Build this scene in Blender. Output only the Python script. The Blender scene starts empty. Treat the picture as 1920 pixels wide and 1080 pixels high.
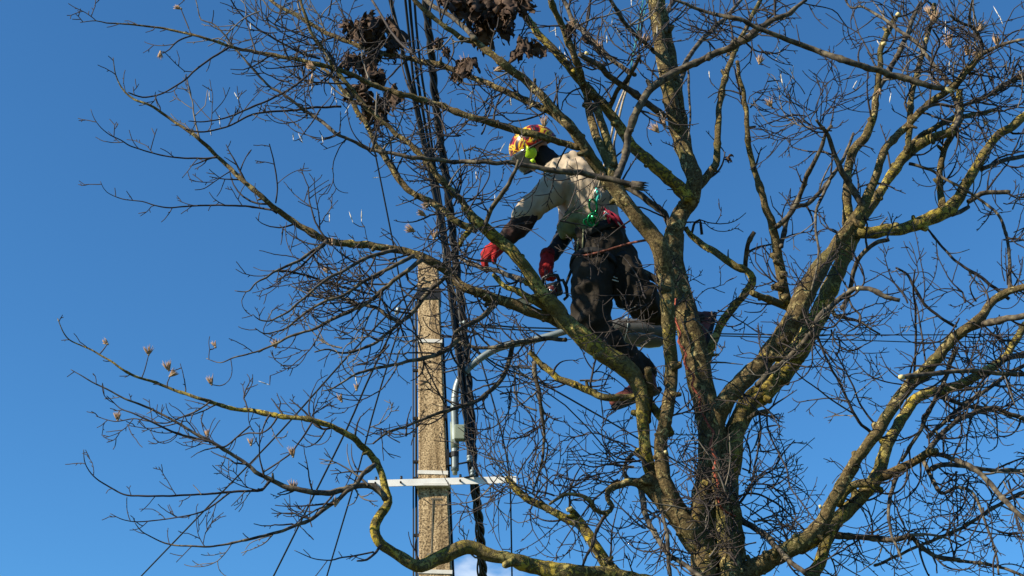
import bpy, bmesh, math, random
from mathutils import Vector, Matrix, noise
R = math.radians
rnd = random.Random(7)
# ---------------- camera, world, sun, exposure ----------------
sc = bpy.context.scene
COL = sc.collection
PITCH = R(28); F = 2637.0; CAMZ = 1.6; Y0 = 8.0
cam_d = bpy.data.cameras.new("camera"); cam = bpy.data.objects.new("camera", cam_d); COL.objects.link(cam)
cam.location = (0, 0, CAMZ); cam.rotation_euler = (math.pi / 2 + PITCH, 0, 0)
cam_d.sensor_width = 36; cam_d.lens = F / 1920 * 36; cam_d.clip_end = 5000
sc.camera = cam
SUN_EL = R(33); SUN_AZ = R(243)      # azimuth clockwise from +Y: behind the camera, to its left
w = bpy.data.worlds.new("World"); sc.world = w; w.use_nodes = True
nt = w.node_tree; nt.nodes.clear()
out = nt.nodes.new('ShaderNodeOutputWorld'); bg = nt.nodes.new('ShaderNodeBackground')
sky = nt.nodes.new('ShaderNodeTexSky'); sky.sky_type = 'NISHITA'; sky.sun_disc = False
sky.sun_elevation = SUN_EL; sky.sun_rotation = SUN_AZ; sky.air_density = 1.0; sky.dust_density = 0.2; sky.ozone_density = 1.0
sky.altitude = 100
bg.inputs['Strength'].default_value = 0.0776
# a small far cloud low in the sky, just right of the pole
tc = nt.nodes.new('ShaderNodeTexCoord')
def mth(op, a, b=None, c=None):
    n = nt.nodes.new('ShaderNodeMath'); n.operation = op
    for i, v in enumerate((a, b, c)):
        if v is None: continue
        if isinstance(v, (int, float)): n.inputs[i].default_value = v
        else: nt.links.new(v, n.inputs[i])
    return n.outputs[0]
vm = nt.nodes.new('ShaderNodeVectorMath'); vm.operation = 'DISTANCE'
mp = nt.nodes.new('ShaderNodeMapping'); mp.vector_type = 'POINT'; mp.inputs['Scale'].default_value = (1, 1, 1.7)
nt.links.new(tc.outputs['Generated'], mp.inputs['Vector'])
cd = Vector((-0.020, math.cos(R(16.0)), math.sin(R(16.0)) ))
nt.links.new(mp.outputs[0], vm.inputs[0]); vm.inputs[1].default_value = (cd.x, cd.y, cd.z * 1.7)
nz = nt.nodes.new('ShaderNodeTexNoise'); nz.inputs['Scale'].default_value = 45; nz.inputs['Detail'].default_value = 6
nt.links.new(mp.outputs[0], nz.inputs['Vector'])
k = mth('ADD', vm.outputs['Value'], mth('MULTIPLY', mth('SUBTRACT', nz.outputs['Fac'], 0.5), 0.05))
mr = nt.nodes.new('ShaderNodeMapRange'); mr.interpolation_type = 'SMOOTHSTEP'
nt.links.new(k, mr.inputs[0]); mr.inputs[1].default_value = 0.038; mr.inputs[2].default_value = 0.006
mr.inputs[3].default_value = 0; mr.inputs[4].default_value = 0.7
tint = nt.nodes.new('ShaderNodeMix'); tint.data_type = 'RGBA'; tint.blend_type = 'MULTIPLY'; tint.inputs[0].default_value = 1
nt.links.new(sky.outputs[0], tint.inputs[6]); tint.inputs[7].default_value = (0.36, 0.81, 1.16, 1)
mix = nt.nodes.new('ShaderNodeMix'); mix.data_type = 'RGBA'
nt.links.new(mr.outputs[0], mix.inputs[0]); nt.links.new(tint.outputs[2], mix.inputs[6]); mix.inputs[7].default_value = (6.2, 6.9, 7.8, 1)
nt.links.new(mix.outputs[2], bg.inputs['Color']); nt.links.new(bg.outputs[0], out.inputs[0])
sd = bpy.data.lights.new("sun", 'SUN'); sd.energy = 5.0; sd.angle = R(0.5); sd.color = (1.0, 0.89, 0.68)
sun = bpy.data.objects.new("sun", sd); COL.objects.link(sun)
sdir = Vector((math.sin(SUN_AZ) * math.cos(SUN_EL), math.cos(SUN_AZ) * math.cos(SUN_EL), math.sin(SUN_EL)))
sun.rotation_euler = sdir.to_track_quat('Z', 'Y').to_euler(); sun.location = (0, 0, 30)
sc.view_settings.view_transform = 'Standard'; sc.view_settings.look = 'None'
sc.view_settings.gamma = 1; sc.view_settings.exposure = 0.95

# ---------------- pixel + depth -> world ----------------
CP, SP = math.cos(PITCH), math.sin(PITCH)
def P(x, y, d=0.0):
    """the point seen at photo pixel (x, y) that stands d metres behind the plane of the trunk"""
    u = (x - 960) / F; v = (540 - y) / F
    t = (Y0 + d) / (CP - v * SP)
    return Vector((u * t, Y0 + d, CAMZ + t * (SP + v * CP)))
def S(x, y, d=0.0):
    """metres per photo pixel there"""
    return (Y0 + d) / (CP - (540 - y) / F * SP) / F

# ---------------- materials ----------------
def mat(name, rough=0.8, metal=0.0, color=None, spec=0.3):
    m = bpy.data.materials.new(name); m.use_nodes = True
    b = m.node_tree.nodes['Principled BSDF']
    b.inputs['Roughness'].default_value = rough; b.inputs['Metallic'].default_value = metal
    b.inputs['Specular IOR Level'].default_value = spec
    if color: b.inputs['Base Color'].default_value = (*color, 1)
    return m
def noisy(name, stops, scale=20, detail=6, rough=0.85, bump=0.3, bscale=None, bdist=0.004, dist=0.0, metal=0.0, stretch=None, spec=0.25):
    m = mat(name, rough, metal, spec=spec); n = m.node_tree; b = n.nodes['Principled BSDF']
    t = n.nodes.new('ShaderNodeTexCoord'); v = t.outputs['Object']
    if stretch:
        q = n.nodes.new('ShaderNodeMapping'); q.inputs['Scale'].default_value = stretch; n.links.new(v, q.inputs[0]); v = q.outputs[0]
    z = n.nodes.new('ShaderNodeTexNoise'); z.inputs['Scale'].default_value = scale; z.inputs['Detail'].default_value = detail
    z.inputs['Distortion'].default_value = dist; n.links.new(v, z.inputs['Vector'])
    r = n.nodes.new('ShaderNodeValToRGB'); e = r.color_ramp.elements
    while len(e) < len(stops): e.new(0.5)
    for i, (p, c) in enumerate(stops): e[i].position = p; e[i].color = (*c, 1)
    n.links.new(z.outputs['Fac'], r.inputs[0]); n.links.new(r.outputs[0], b.inputs['Base Color'])
    if bump:
        z2 = n.nodes.new('ShaderNodeTexNoise'); z2.inputs['Scale'].default_value = bscale or scale * 4; z2.inputs['Detail'].default_value = 8
        n.links.new(v, z2.inputs['Vector'])
        bp = n.nodes.new('ShaderNodeBump'); bp.inputs['Strength'].default_value = bump; bp.inputs['Distance'].default_value = bdist
        n.links.new(z2.outputs['Fac'], bp.inputs['Height']); n.links.new(bp.outputs[0], b.inputs['Normal'])
    return m
def bark_mat(name, base_lo, base_hi, lich, cover, yellow=0.0):
    """bark with green algae film and crusts of grey-yellow lichen"""
    m = mat(name, 0.92, spec=0.15); n = m.node_tree; b = n.nodes['Principled BSDF']
    t = n.nodes.new('ShaderNodeTexCoord'); v = t.outputs['Object']
    def nz(sc_, det, dis=0.0, rg=0.55):
        z = n.nodes.new('ShaderNodeTexNoise'); z.inputs['Scale'].default_value = sc_; z.inputs['Detail'].default_value = det
        z.inputs['Distortion'].default_value = dis; z.inputs['Roughness'].default_value = rg; n.links.new(v, z.inputs['Vector']); return z.outputs['Fac']
    def rr(fac, a, b2):
        r = n.nodes.new('ShaderNodeMapRange'); r.inputs[1].default_value = a; r.inputs[2].default_value = b2
        n.links.new(fac, r.inputs[0]); return r.outputs[0]
    def mx(f, c1, c2):
        q = n.nodes.new('ShaderNodeMix'); q.data_type = 'RGBA'; n.links.new(f, q.inputs[0])
        for i, c in ((6, c1), (7, c2)):
            if isinstance(c, tuple): q.inputs[i].default_value = (*c, 1)
            else: n.links.new(c, q.inputs[i])
        return q.outputs[2]
    fine = nz(60, 8, 0.5, 0.7)
    c = mx(rr(fine, 0.35, 0.65), base_lo, base_hi)
    c = mx(rr(nz(3.1, 4, 0.3), 0.50, 0.66), c, mx(rr(nz(85, 5), 0.3, 0.7), (0.05, 0.045, 0.016), (0.13, 0.115, 0.042)))   # green film
    lm = n.nodes.new('ShaderNodeMath'); lm.operation = 'MULTIPLY'
    n.links.new(rr(nz(24, 7, 1.0, 0.65), 0.56 - cover, 0.60 - cover), lm.inputs[0]); n.links.new(rr(nz(2.3, 3), 0.30, 0.55), lm.inputs[1])
    c = mx(lm.outputs[0], c, mx(rr(nz(7, 3), 0.45 - yellow, 0.62 - yellow), lich, (0.36, 0.27, 0.045)))
    n.links.new(c, b.inputs['Base Color'])
    bp = n.nodes.new('ShaderNodeBump'); bp.inputs['Strength'].default_value = 1.0; bp.inputs['Distance'].default_value = 0.014
    a = n.nodes.new('ShaderNodeMath'); a.operation = 'ADD'; n.links.new(nz(38, 8, 0.8, 0.7), a.inputs[0]); n.links.new(lm.outputs[0], a.inputs[1])
    n.links.new(a.outputs[0], bp.inputs['Height']); n.links.new(bp.outputs[0], b.inputs['Normal'])
    return m
M = {}
M['bark'] = bark_mat('bark', (0.024, 0.016, 0.008), (0.175, 0.126, 0.060), (0.34, 0.275, 0.13), 0.03, -0.08)
M['bark_lichen'] = bark_mat('bark_lichen', (0.046, 0.034, 0.018), (0.185, 0.145, 0.066), (0.449, 0.370, 0.132), 0.08, 0.10)
M['branch'] = noisy('branch_bark', [(0.35, (0.023, 0.018, 0.014)), (0.5, (0.063, 0.050, 0.038)), (0.70, (0.162, 0.135, 0.086))], 26, 7, bump=0.5, bscale=90)
M['twig'] = noisy('twig_bark', [(0.3, (0.017, 0.012, 0.012)), (0.55, (0.033, 0.025, 0.023)), (0.75, (0.072, 0.058, 0.047))], 14, 5, bump=0, rough=0.7)
M['twig_grey'] = noisy('twig_grey_bark', [(0.3, (0.064, 0.052, 0.044)), (0.7, (0.176, 0.152, 0.120))], 14, 5, bump=0, rough=0.7)
M['cutwood'] = noisy('cut_wood', [(0.3, (0.48, 0.38, 0.18)), (0.7, (0.62, 0.52, 0.28))], 60, 4, bump=0.2)
M['cone'] = noisy('seed_cone_scale', [(0.3, (0.20, 0.11, 0.06)), (0.7, (0.45, 0.32, 0.21))], 50, 4, bump=0)
M['wing'] = noisy('seed_wing', [(0.3, (0.45, 0.41, 0.35)), (0.7, (0.62, 0.59, 0.55))], 50, 4, bump=0)
M['leaf'] = noisy('dead_leaf', [(0.3, (0.014, 0.008, 0.005)), (0.52, (0.051, 0.028, 0.018)), (0.75, (0.149, 0.088, 0.054))], 12, 5, bump=0.4, bscale=40, bdist=0.006, rough=0.8)

# ---------------- object helpers ----------------
def tag(o, label=None, cat=None, group=None, kind=None):
    if label: o['label'] = label
    if cat: o['category'] = cat
    if group: o['group'] = group
    if kind: o['kind'] = kind
    return o
def empty(name, loc=(0, 0, 0), label=None, cat=None, group=None):
    o = bpy.data.objects.new(name, None); o.empty_display_size = 0.1; COL.objects.link(o); o.location = loc
    return tag(o, label, cat, group)
ORG = {}
def link(name, me, m, parent=None, smooth=True):
    if smooth: me.polygons.foreach_set('use_smooth', [True] * len(me.polygons))
    for x in (m if isinstance(m, (list, tuple)) else [m]):
        if x: me.materials.append(x)
    o = bpy.data.objects.new(name, me); COL.objects.link(o)
    if parent:
        # meshes are written in world coordinates: undo the parents' offsets
        off = Vector((0, 0, 0)); p = parent
        while p: off += Vector(p.location); p = p.parent
        o.parent = parent; o.location = -off
    return o
def rebase(o, pt):
    """put a mesh object's origin at pt without moving the mesh"""
    pt = Vector(pt); o.data.transform(Matrix.Translation(-pt)); o.location = Vector(o.location) + pt
    return o
class MB:
    def __init__(s): s.v = []; s.f = []; s.mi = []; s.cur = 0
    def addf(s, f): s.f.append(f); s.mi.append(s.cur)
    def tube(s, pts, rad, n=8, cap=True, bump=0.0, seed=0, sq=None):
        if len(pts) < 2: return
        b0 = len(s.v); up = None; L = len(pts)
        for i, p in enumerate(pts):
            t = (pts[min(i + 1, L - 1)] - pts[max(i - 1, 0)])
            if t.length < 1e-9: t = Vector((0, 0, 1))
            t.normalize()
            if up is None:
                up = Vector((0, 0, 1)) if abs(t.z) < 0.9 else Vector((1, 0, 0))
            up = (up - t * up.dot(t)); up.normalize(); side = t.cross(up)
            r = rad[i]
            for k in range(n):
                a = 2 * math.pi * k / n
                q = 1.0
                if bump:
                    q += bump * noise.noise(Vector((p.x * 3 + math.cos(a), p.y * 3 + seed, p.z * 3 + math.sin(a))) * 1.6) + bump * .6 * noise.noise(Vector((p.x * 14 + 2 * math.cos(a), p.y * 14, p.z * 14 + 2 * math.sin(a))))
                s.v.append(p + (up * math.cos(a) * (sq or 1) + side * math.sin(a)) * r * q)
        for i in range(L - 1):
            for k in range(n):
                a = b0 + i * n + k; b = b0 + i * n + (k + 1) % n
                s.addf((a, b, b + n, a + n))
        if cap:
            s.addf(tuple(b0 + k for k in range(n))[::-1]); s.addf(tuple(b0 + (L - 1) * n + k for k in range(n)))
    def box(s, c, sx, sy, sz, rot=None):
        b0 = len(s.v); c = Vector(c)
        for x in (-1, 1):
            for y in (-1, 1):
                for z in (-1, 1):
                    q = Vector((x * sx / 2, y * sy / 2, z * sz / 2))
                    if rot: q = rot @ q
                    s.v.append(c + q)
        for f in ((0, 1, 3, 2), (4, 6, 7, 5), (0, 4, 5, 1), (2, 3, 7, 6), (0, 2, 6, 4), (1, 5, 7, 3)):
            s.addf(tuple(b0 + i for i in f))
    def build(s, name, m, parent=None, smooth=True):
        me = bpy.data.meshes.new(name); me.from_pydata(s.v, [], s.f); me.update()
        o = link(name, me, m, parent, smooth)
        if any(s.mi): me.polygons.foreach_set('material_index', s.mi)
        return o
def crom(pts, step):
    """Catmull-Rom through tuples, resampled at about `step` of the first two coordinates"""
    out = []
    n = len(pts)
    for i in range(n - 1):
        a, b, c, d = pts[max(i - 1, 0)], pts[i], pts[i + 1], pts[min(i + 2, n - 1)]
        L = math.hypot(c[0] - b[0], c[1] - b[1]); m = max(1, int(L / step))
        for j in range(m):
            t = j / m
            out.append(tuple(0.5 * (2 * b[q] + (c[q] - a[q]) * t + (2 * a[q] - 5 * b[q] + 4 * c[q] - d[q]) * t * t + (3 * b[q] - a[q] - 3 * c[q] + d[q]) * t ** 3) for q in range(len(b))))
    out.append(pts[-1])
    return out
# ---------------- the tree ----------------
# L = limb (a part), B = branch (a sub-part of the limb above it). Each: kind, material, depth at base, depth at tip,
# then photo-pixel x, y, thickness along it from base to tip.
TRACE = '''
L bark 0.0 0.0 1264,440,38 1275,405,36 1297,372,36 1300,330,34 1285,290,34 1270,240,34 1257,190,30 1246,130,29 1234,60,28 1224,-20,28
B bark 0.02 0.10 1298,322,24 1288,270,20 1276,200,20 1262,120,20 1252,60,18 1242,20,18 1236,-20,17
B branch 0.05 0.9 1265,205,13 1275,170,11 1285,120,10 1305,88,10 1322,70,9 1340,50,9 1357,38,8 1372,20,7 1390,0,6
B branch 0.0 -0.8 1245,218,16 1222,200,15 1197,182,14 1172,165,13 1145,145,12 1122,122,12 1100,110,11 1087,102,9
B branch -0.1 -0.7 1140,210,10 1155,175,10 1175,150,9 1192,122,8 1200,105,6
B branch 0.1 -0.5 1228,98,9 1210,82,8 1185,60,8 1167,35,8 1145,0,7 1138,-15,6
B branch 0.0 0.5 1247,60,10 1250,25,9 1262,5,8 1275,-10,7
L bark 0.0 0.3 1300,362,22 1318,338,20 1335,318,18 1345,300,16 1345,270,14 1348,215,12 1352,180,12 1362,135,11 1375,105,10 1385,80,9 1398,55,9 1415,20,8 1430,-8,8
B branch 0.0 -0.6 1290,122,5 1292,175,5 1294,225,4 1290,262,3
L bark_lichen -0.05 -0.5 1292,378,30 1275,352,28 1255,335,26 1215,300,26 1180,268,24 1150,220,22 1115,180,20 1085,148,18 1050,105,17 1015,68,16 985,30,15 960,0,14 945,-20,12
B bark -0.35 -0.9 1118,185,16 1098,170,16 1085,130,15 1070,90,14 1055,50,13 1040,20,12 1028,-12,12
B branch -0.5 -0.1 1190,140,8 1165,125,10 1140,105,11 1115,80,11 1095,60,11 1075,40,10 1062,10,9 1052,-12,9
L bark -0.15 -0.55 1290,992,50 1268,950,38 1250,910,34 1240,870,30 1238,830,30 1248,790,28 1256,740,28 1258,680,28 1254,620,29 1252,570,32 1250,530,36 1243,490,38 1232,455,38 1210,425,36 1185,395,32 1162,365,30 1145,345,28 1132,338,22
B bark_lichen -0.5 -0.56 1135,345,28 1155,347,16 1177,346,13
B bark -0.5 -0.3 1150,338,20 1138,300,18 1122,265,18 1110,230,17 1103,200,16 1098,172,15
B bark -0.52 -0.42 1150,340,18 1152,310,18 1144,280,18 1128,230,18 1114,195,16
B branch -0.5 -0.75 1155,338,17 1172,290,15 1180,245,15 1198,200,16 1222,165,16 1248,145,17 1285,127,16 1325,108,15 1365,90,14 1395,75,14 1425,52,12 1460,32,10 1480,25,8 1495,12,7 1512,0,6
L bark -0.5 -0.9 1140,342,26 1108,295,26 1090,267,24 1067,235,22 1042,210,20 1015,180,19 985,150,18 955,128,17 920,100,14 893,80,13 865,70,11 835,50,10 805,27,9 777,0,8 765,-15,7
B branch -0.8 -0.4 893,75,11 860,42,10 830,22,9 803,5,8 790,-10,7
L bark -0.55 -1.3 1085,276,16 1035,262,15 1000,252,16 955,240,16 905,225,15 870,215,14 840,203,13 805,192,12 765,180,12 735,172,11 690,155,10 655,138,10 633,130,9 580,117,8 533,107,7.5 493,100,7 440,90,6 390,73,5 337,60,4.5 300,52,4 267,48,3.5 233,45,3 200,43,2.5 180,39,2 150,42,1.5
B twig -1.2 -1.4 430,88,4.5 400,107,4 367,130,3.8 350,147,3.5 327,163,3.2 300,177,3 267,182,3 240,173,2.5
B twig -1.2 -1.5 360,67,3.5 333,77,3.2 317,93,2.5 305,100,2
B twig -1.1 -1.4 590,130,5 550,163,4.5 513,183,4 467,203,3.8 427,220,3 383,228,2.5 353,227,1.8
L bark -0.65 -0.2 1072,242,15 1035,212,14 1000,195,13 955,175,13 920,158,12 890,147,12 855,132,12 818,120,12 787,115,11 755,107,10 717,100,10 680,88,9.5 635,72,9 600,55,8 567,35,7.5 542,22,7 520,10,6 500,-6,6
B twig -0.4 -0.8 695,-5,5 717,32,5 745,75,5 775,100,5
B twig -0.4 -0.6 770,108,5 748,125,4 735,140,3.5 722,152,3
B twig -0.2 -0.5 600,110,4.5 565,100,4 525,78,4 480,52,3.5 450,25,3 430,-5,2.5
L bark_lichen -0.1 -0.75 1230,905,30 1214,860,27 1206,800,28 1205,750,30 1192,712,36 1160,680,42 1120,655,42 1085,625,38 1060,602,36 1040,575,34 1015,548,30 997,520,27 980,495,24 960,470,25 935,450,27 905,425,25 885,405,20 870,388,17
B bark -0.75 -1.1 875,392,15 862,372,14 835,347,13 805,310,12 770,272,11 740,248,10 712,222,9.5 685,200,9 665,175,8 640,145,8 622,120,7.5 605,92,7 587,67,6.5 575,37,6 562,-5,5
B bark -0.75 -0.5 890,430,17 855,415,15 830,392,14 812,382,14 795,372,13 775,362,13 755,345,12 742,327,12 725,300,11 712,282,11 700,265,10 687,232,9 672,212,9 660,190,8 640,165,7 620,140,6 605,128,5
B branch -0.55 0.30 1003,540,12 985,528,11 960,518,11 935,509,10 905,503,9 880,493,8 858,482,6
B bark_lichen -0.75 -0.8 882,430,13 870,443,11 863,460,10
B branch -0.75 -1.1 908,422,10 925,387,9 935,370,9 950,350,8 965,322,7 972,300,5
B bark -0.15 -0.3 1214,790,18 1216,750,17 1217,715,17 1214,690,16
B bark_lichen 0.1 0.2 1212,742,14 1165,746,16 1130,745,16 1110,735,15 1080,722,14 1050,710,14 1020,688,13 1005,672,12 992,658,11
B branch 0.2 0.3 1002,680,9 1002,700,10 1010,730,8 1015,770,7 1020,810,6 1018,850,5 1010,890,4 998,925,3
B bark_lichen -0.2 -0.1 1255,815,26 1240,780,22 1225,765,18 1212,742,16
L bark -0.4 -1.0 1068,610,28 1020,592,25 980,578,24 940,563,22 905,552,20 868,538,20 845,515,20 825,500,19 800,487,19 775,475,18 742,467,17 705,462,16 667,457,15 635,455,14 605,447,13.5 580,435,13 560,422,12 537,405,11.5 517,392,11 500,377,10 480,360,9.5 455,338,9 433,317,8 407,293,7.5 380,267,7 350,243,6 320,223,5.5 287,200,5 253,187,4 230,167,3 217,140,2.2 212,108,1.5
B bark_lichen -0.5 -0.5 1052,592,18 1000,562,17 975,547,13 945,535,10 925,515,8
B branch -0.5 -0.6 935,560,12 917,580,11 900,597,10 880,607,9 862,617,8 852,624,7
B twig -0.95 -1.3 407,295,4.5 377,297,3.8 327,295,3.4 300,290,3.1 273,283,2.8 243,273,2.6 227,263,2.2 207,253,2 190,240,1.7 177,223,1.5 170,205,1.2
B twig -0.9 -1.2 520,400,5 510,394,4.5 467,387,4 423,385,3.8 383,385,3.6 347,387,3.2 317,390,3 290,385,2.6 267,378,2.3 230,373,2 200,360,1.6 188,340,1.2
B twig -1.0 -1.3 433,320,2.6 407,337,2.3 383,353,2 365,356,1.5
B twig -1.0 -0.6 348,243,3.2 383,247,3.2 427,237,3.3 467,217,3.6 500,210,4 550,207,4.4 583,202,4.5 640,200,4.5
B twig -0.8 -1.1 517,380,3.2 520,345,3 512,297,2.8 505,270,2.2
B branch -0.9 -0.7 790,488,9 767,505,8.5 747,520,8 722,540,8 705,555,7.5 687,568,7 670,577,7 642,590,6.5 620,600,6 597,612,5.5 580,620,5 562,625,4.7 540,632,4.4 517,645,4.2 492,655,3.8 480,660,3.4 440,670,2.8 413,680,2 387,672,1.4
B branch -0.9 -1.3 775,480,8 730,503,7 705,515,7 687,525,6.6 665,540,6 640,555,5.5 615,563,5 587,577,5 562,595,4.5 537,615,4 517,622,3 495,625,2.5 478,615,1.5
B branch -1.0 -1.5 742,469,8 705,477,7 675,490,6.5 640,510,6 615,522,5.5 592,540,5 575,555,4.5 555,572,4.2 540,585,4 520,595,3.5 505,602,3 487,600,2.5 475,590,1.5
B branch -0.95 -1.2 612,452,8 605,460,7 587,470,6 567,485,5.5 542,497,5 512,510,4.4 500,520,3.8 480,530,3.2 468,545,2.6 455,547,2.2 440,545,1.5
B twig -1.0 -0.9 600,465,5 577,487,4.5 560,503,4 545,512,3.5 520,524,3
B twig -1.1 -0.7 512,508,3.6 545,510,4 580,518,4.2 612,530,4.6 640,538,4.4 670,545,4 700,552,3.4
B branch -0.5 -0.9 857,498,9 835,520,9 805,545,9 785,572,8.5 767,592,8 750,605,7.5 730,622,6.5 717,632,6 700,645,5.5 670,657,5 642,662,4.2 615,655,3.4 590,660,2.5 
B branch -0.8 -0.5 750,605,8 725,590,7.5 705,577,7 687,572,7 670,570,6.5 655,562,5.5 635,558,5 610,558,4.4 587,555,3.6 565,545,2.8 545,535,2
B branch -0.5 -1.0 862,632,9 840,655,8.5 825,662,8 795,672,7.5 767,677,6.6 735,685,6 705,690,5.4 680,697,4.7 660,705,4.2 642,717,3.6 620,730,3 605,733,2
B branch -0.2 -0.6 962,640,10 958,665,10 950,690,10 940,712,9 917,735,8.4 892,752,7.6 855,765,7 830,772,6.2 795,785,5.5 760,800,5 725,812,4.4 700,832,3.4
B branch -0.4 -0.1 1060,637,8 1020,636,8 985,640,8 955,646,8 920,652,7 885,650,6 858,640,5
L bark_lichen 0.1 -0.9 1345,1150,60 1290,1125,50 1230,1104,46 1180,1090,44 1140,1080,40 1080,1074,36 1020,1066,34 985,1057,32 955,1048,29 917,1040,29 892,1030,28 870,1026,30 845,1037,29 818,1050,29 790,1062,27 772,1058,26 745,1040,23 718,1022,21 705,1005,21 703,985,20 712,965,19 725,950,18 728,932,17 720,905,15 712,880,15 700,860,15 682,838,14 665,822,13 640,808,12 617,797,11 590,790,10 567,785,9.5 542,782,9 522,780,9 500,775,8 480,772,8 433,765,7 393,753,6.5 367,745,6 333,733,5.5 293,718,5 253,705,4.5 227,690,4 200,673,3.5 173,657,3 150,647,2.7 130,637,2.4 117,620,2 108,597,1.4
B branch -0.6 -1.1 722,935,14 708,918,12.5 690,910,12 670,912,12 645,918,12 612,925,11.5 580,922,11 555,917,10.5 530,910,10 512,902,9.5 495,892,8.8 480,885,8 467,873,7.4 427,847,6.8 393,827,6.2 367,813,5.6 333,793,5.2 300,775,4.6 267,760,4.2 233,747,3.5 207,733,3 180,720,2.6 157,707,2.2 133,693,1.5
B twig -0.9 -1.3 505,903,6 495,915,5 483,920,4.7 433,922,4.3 383,927,4 313,930,3.7 267,930,3.4 233,927,3 200,910,2.7 180,897,2.4 167,883,2.1 158,863,1.8 157,843,1.3
B branch -0.6 -1.0 702,872,9.5 680,890,8.6 665,910,8.4 650,922,8.2 630,940,8 605,957,7.6 580,975,7.2 562,982,6.6 530,995,6 505,1002,5.6 480,1008,5.2 467,1010,4.7 427,1020,4.2 393,1025,3.8 360,1024,3.4 327,1022,3.1 300,1015,2.6 267,997,2.1 253,980,1.5
B twig -1.0 -1.2 433,922,3.8 400,947,3.3 377,960,3 333,970,2.6 267,978,2.2 233,975,1.9 207,963,1.4
B twig -0.5 -0.8 714,1022,6 700,1040,5 687,1050,4.4 670,1052,3.5
B twig -0.6 -0.9 700,1035,3.6 665,1042,3.2 642,1045,3 620,1050,2.7 590,1048,2.3 570,1040,2 552,1032,1.5
B twig -1.0 -0.8 393,753,3.6 370,770,3.4 345,780,3.2 313,793,3 280,790,2.8 250,785,2.4 215,790,2.2 180,780,1.6
B twig -1.0 -1.3 467,800,3.4 447,817,3.4 420,838,3.6 395,828,4 340,815,4.4 310,803,4 275,787,3.6 250,775,3 225,765,2.4 200,742,1.8
B twig -1.0 -0.8 520,782,4 508,800,3.4 490,812,3 465,812,2.8 440,822,2.4 
B twig -0.9 -0.6 585,792,4 573,812,4 560,830,3.6 545,850,3.4 520,868,3.2 495,885,3
B bark_lichen 0.1 0.2 1168,1088,32 1142,1062,29 1120,1030,23 1100,1000,23 1083,978,24 1060,972,19 1030,955,17 1000,942,17 975,925,15 962,910,12 950,895,8
B bark_lichen 0.12 0.1 1092,985,20 1078,966,17 1068,954,14
L bark -0.1 -0.25 1345,1070,70 1310,1020,58 1275,975,46 1243,940,38 1222,905,33 1213,888,28
B bark -0.1 -0.5 1245,948,30 1215,915,26 1190,903,20 1165,908,15 1142,920,12 1140,935,9.5 1148,950,9.5 1137,962,9.5 1117,956,9 1105,938,8.5 1090,930,7.5 1065,927,7 1045,935,6 1030,945,5
B twig -0.3 -0.2 1142,958,8 1125,980,6.6 1117,1000,6 1112,1020,5.6 1100,1042,5 1092,1062,4.4
B branch -0.2 -0.6 1202,912,13 1208,960,12 1222,990,11 1242,1025,10 1257,1042,9.5 1300,1070,9 1330,1100,8
B branch -0.4 -0.5 1240,955,5 1250,1000,7 1252,1035,7.5 1257,1090,7
B branch -0.2 -0.1 1218,880,8 1205,862,8 1190,850,7 1178,860,7 1168,880,6 1175,905,7
L bark -0.05 -0.5 1328,985,60 1318,930,46 1330,880,40 1338,835,37 1345,790,37 1360,755,38 1385,722,38 1420,690,39 1450,655,41 1475,620,43 1492,590,44 1505,560,46 1520,533,44 1540,500,36 1562,470,30 1582,440,27 1600,415,26 1618,385,25 1632,360,19 1643,328,17 1652,300,16 1665,272,15 1702,235,15 1735,200,14 1770,175,14 1790,160,14 1815,130,14 1840,100,12
B branch -0.35 -0.7 1618,388,16 1597,352,14 1580,325,13 1568,300,11 1560,275,9 1552,255,7.5 1540,235,6 1530,225,4
B bark -0.2 0.0 1590,428,22 1588,380,20 1588,340,18 1592,310,18 1600,285,20 1620,260,20 1632,235,18 1640,205,15 1643,180,13 1647,150,12 1650,125,12 1653,90,11 1665,60,11 1680,32,10
B branch 0.0 0.3 1640,180,11 1665,137,11 1685,100,10.5 1702,62,10 1712,33,9 1727,5,8
B bark 0.0 0.4 1703,285,13 1705,232,12.5 1710,175,12 1720,137,11.5 1730,100,10.5 1740,62,9.5 1750,30,9 1752,8,8
B branch -0.4 0.1 1790,160,9 1775,150,8.5 1740,107,7.5 1715,77,7 1690,60,6.6 1660,37,6 1635,22,5 1615,12,4.4 1595,15,3.8 1583,-4,3.2
B branch -0.5 -0.7 1840,100,10 1842,85,8 1835,68,7 1822,50,6.5 1800,42,5.5 1780,28,4.5 
B branch -0.5 -0.9 1842,100,8 1865,90,7 1890,80,6 1935,72,5
B branch -0.5 -0.3 1725,205,9 1760,195,6 1790,200,6 1830,190,8 1870,168,9 1900,150,9 1930,135,8
B branch -0.4 -0.6 1782,165,8 1790,190,8 1800,215,9 1790,240,8
B branch -0.3 -0.9 1822,55,5 1818,28,4 1823,0,3
B twig -0.3 -0.9 1770,170,5 1745,135,4 1752,105,4 1762,80,3.6 1748,55,3
L bark_lichen 0.0 0.2 1352,1010,70 1362,920,50 1372,860,46 1380,805,44 1400,762,44 1430,735,45 1465,700,47 1490,665,47 1515,625,45 1535,590,42 1548,560,38 1562,530,36 1578,495,34 1592,460,32 1605,430,30 1620,400,27 1640,375,23 1660,345,21 1680,315,22 1700,290,24 1728,268,23 1760,255,20 1785,245,19 1795,225,17 1800,200,15 1798,170,12
B bark 0.1 0.5 1700,278,14 1715,265,13 1740,247,12.5 1765,232,12 1797,220,11 1830,215,9 1870,205,8
B bark 0.0 -0.2 1480,575,18 1455,568,16 1438,560,14 1408,550,11
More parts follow.
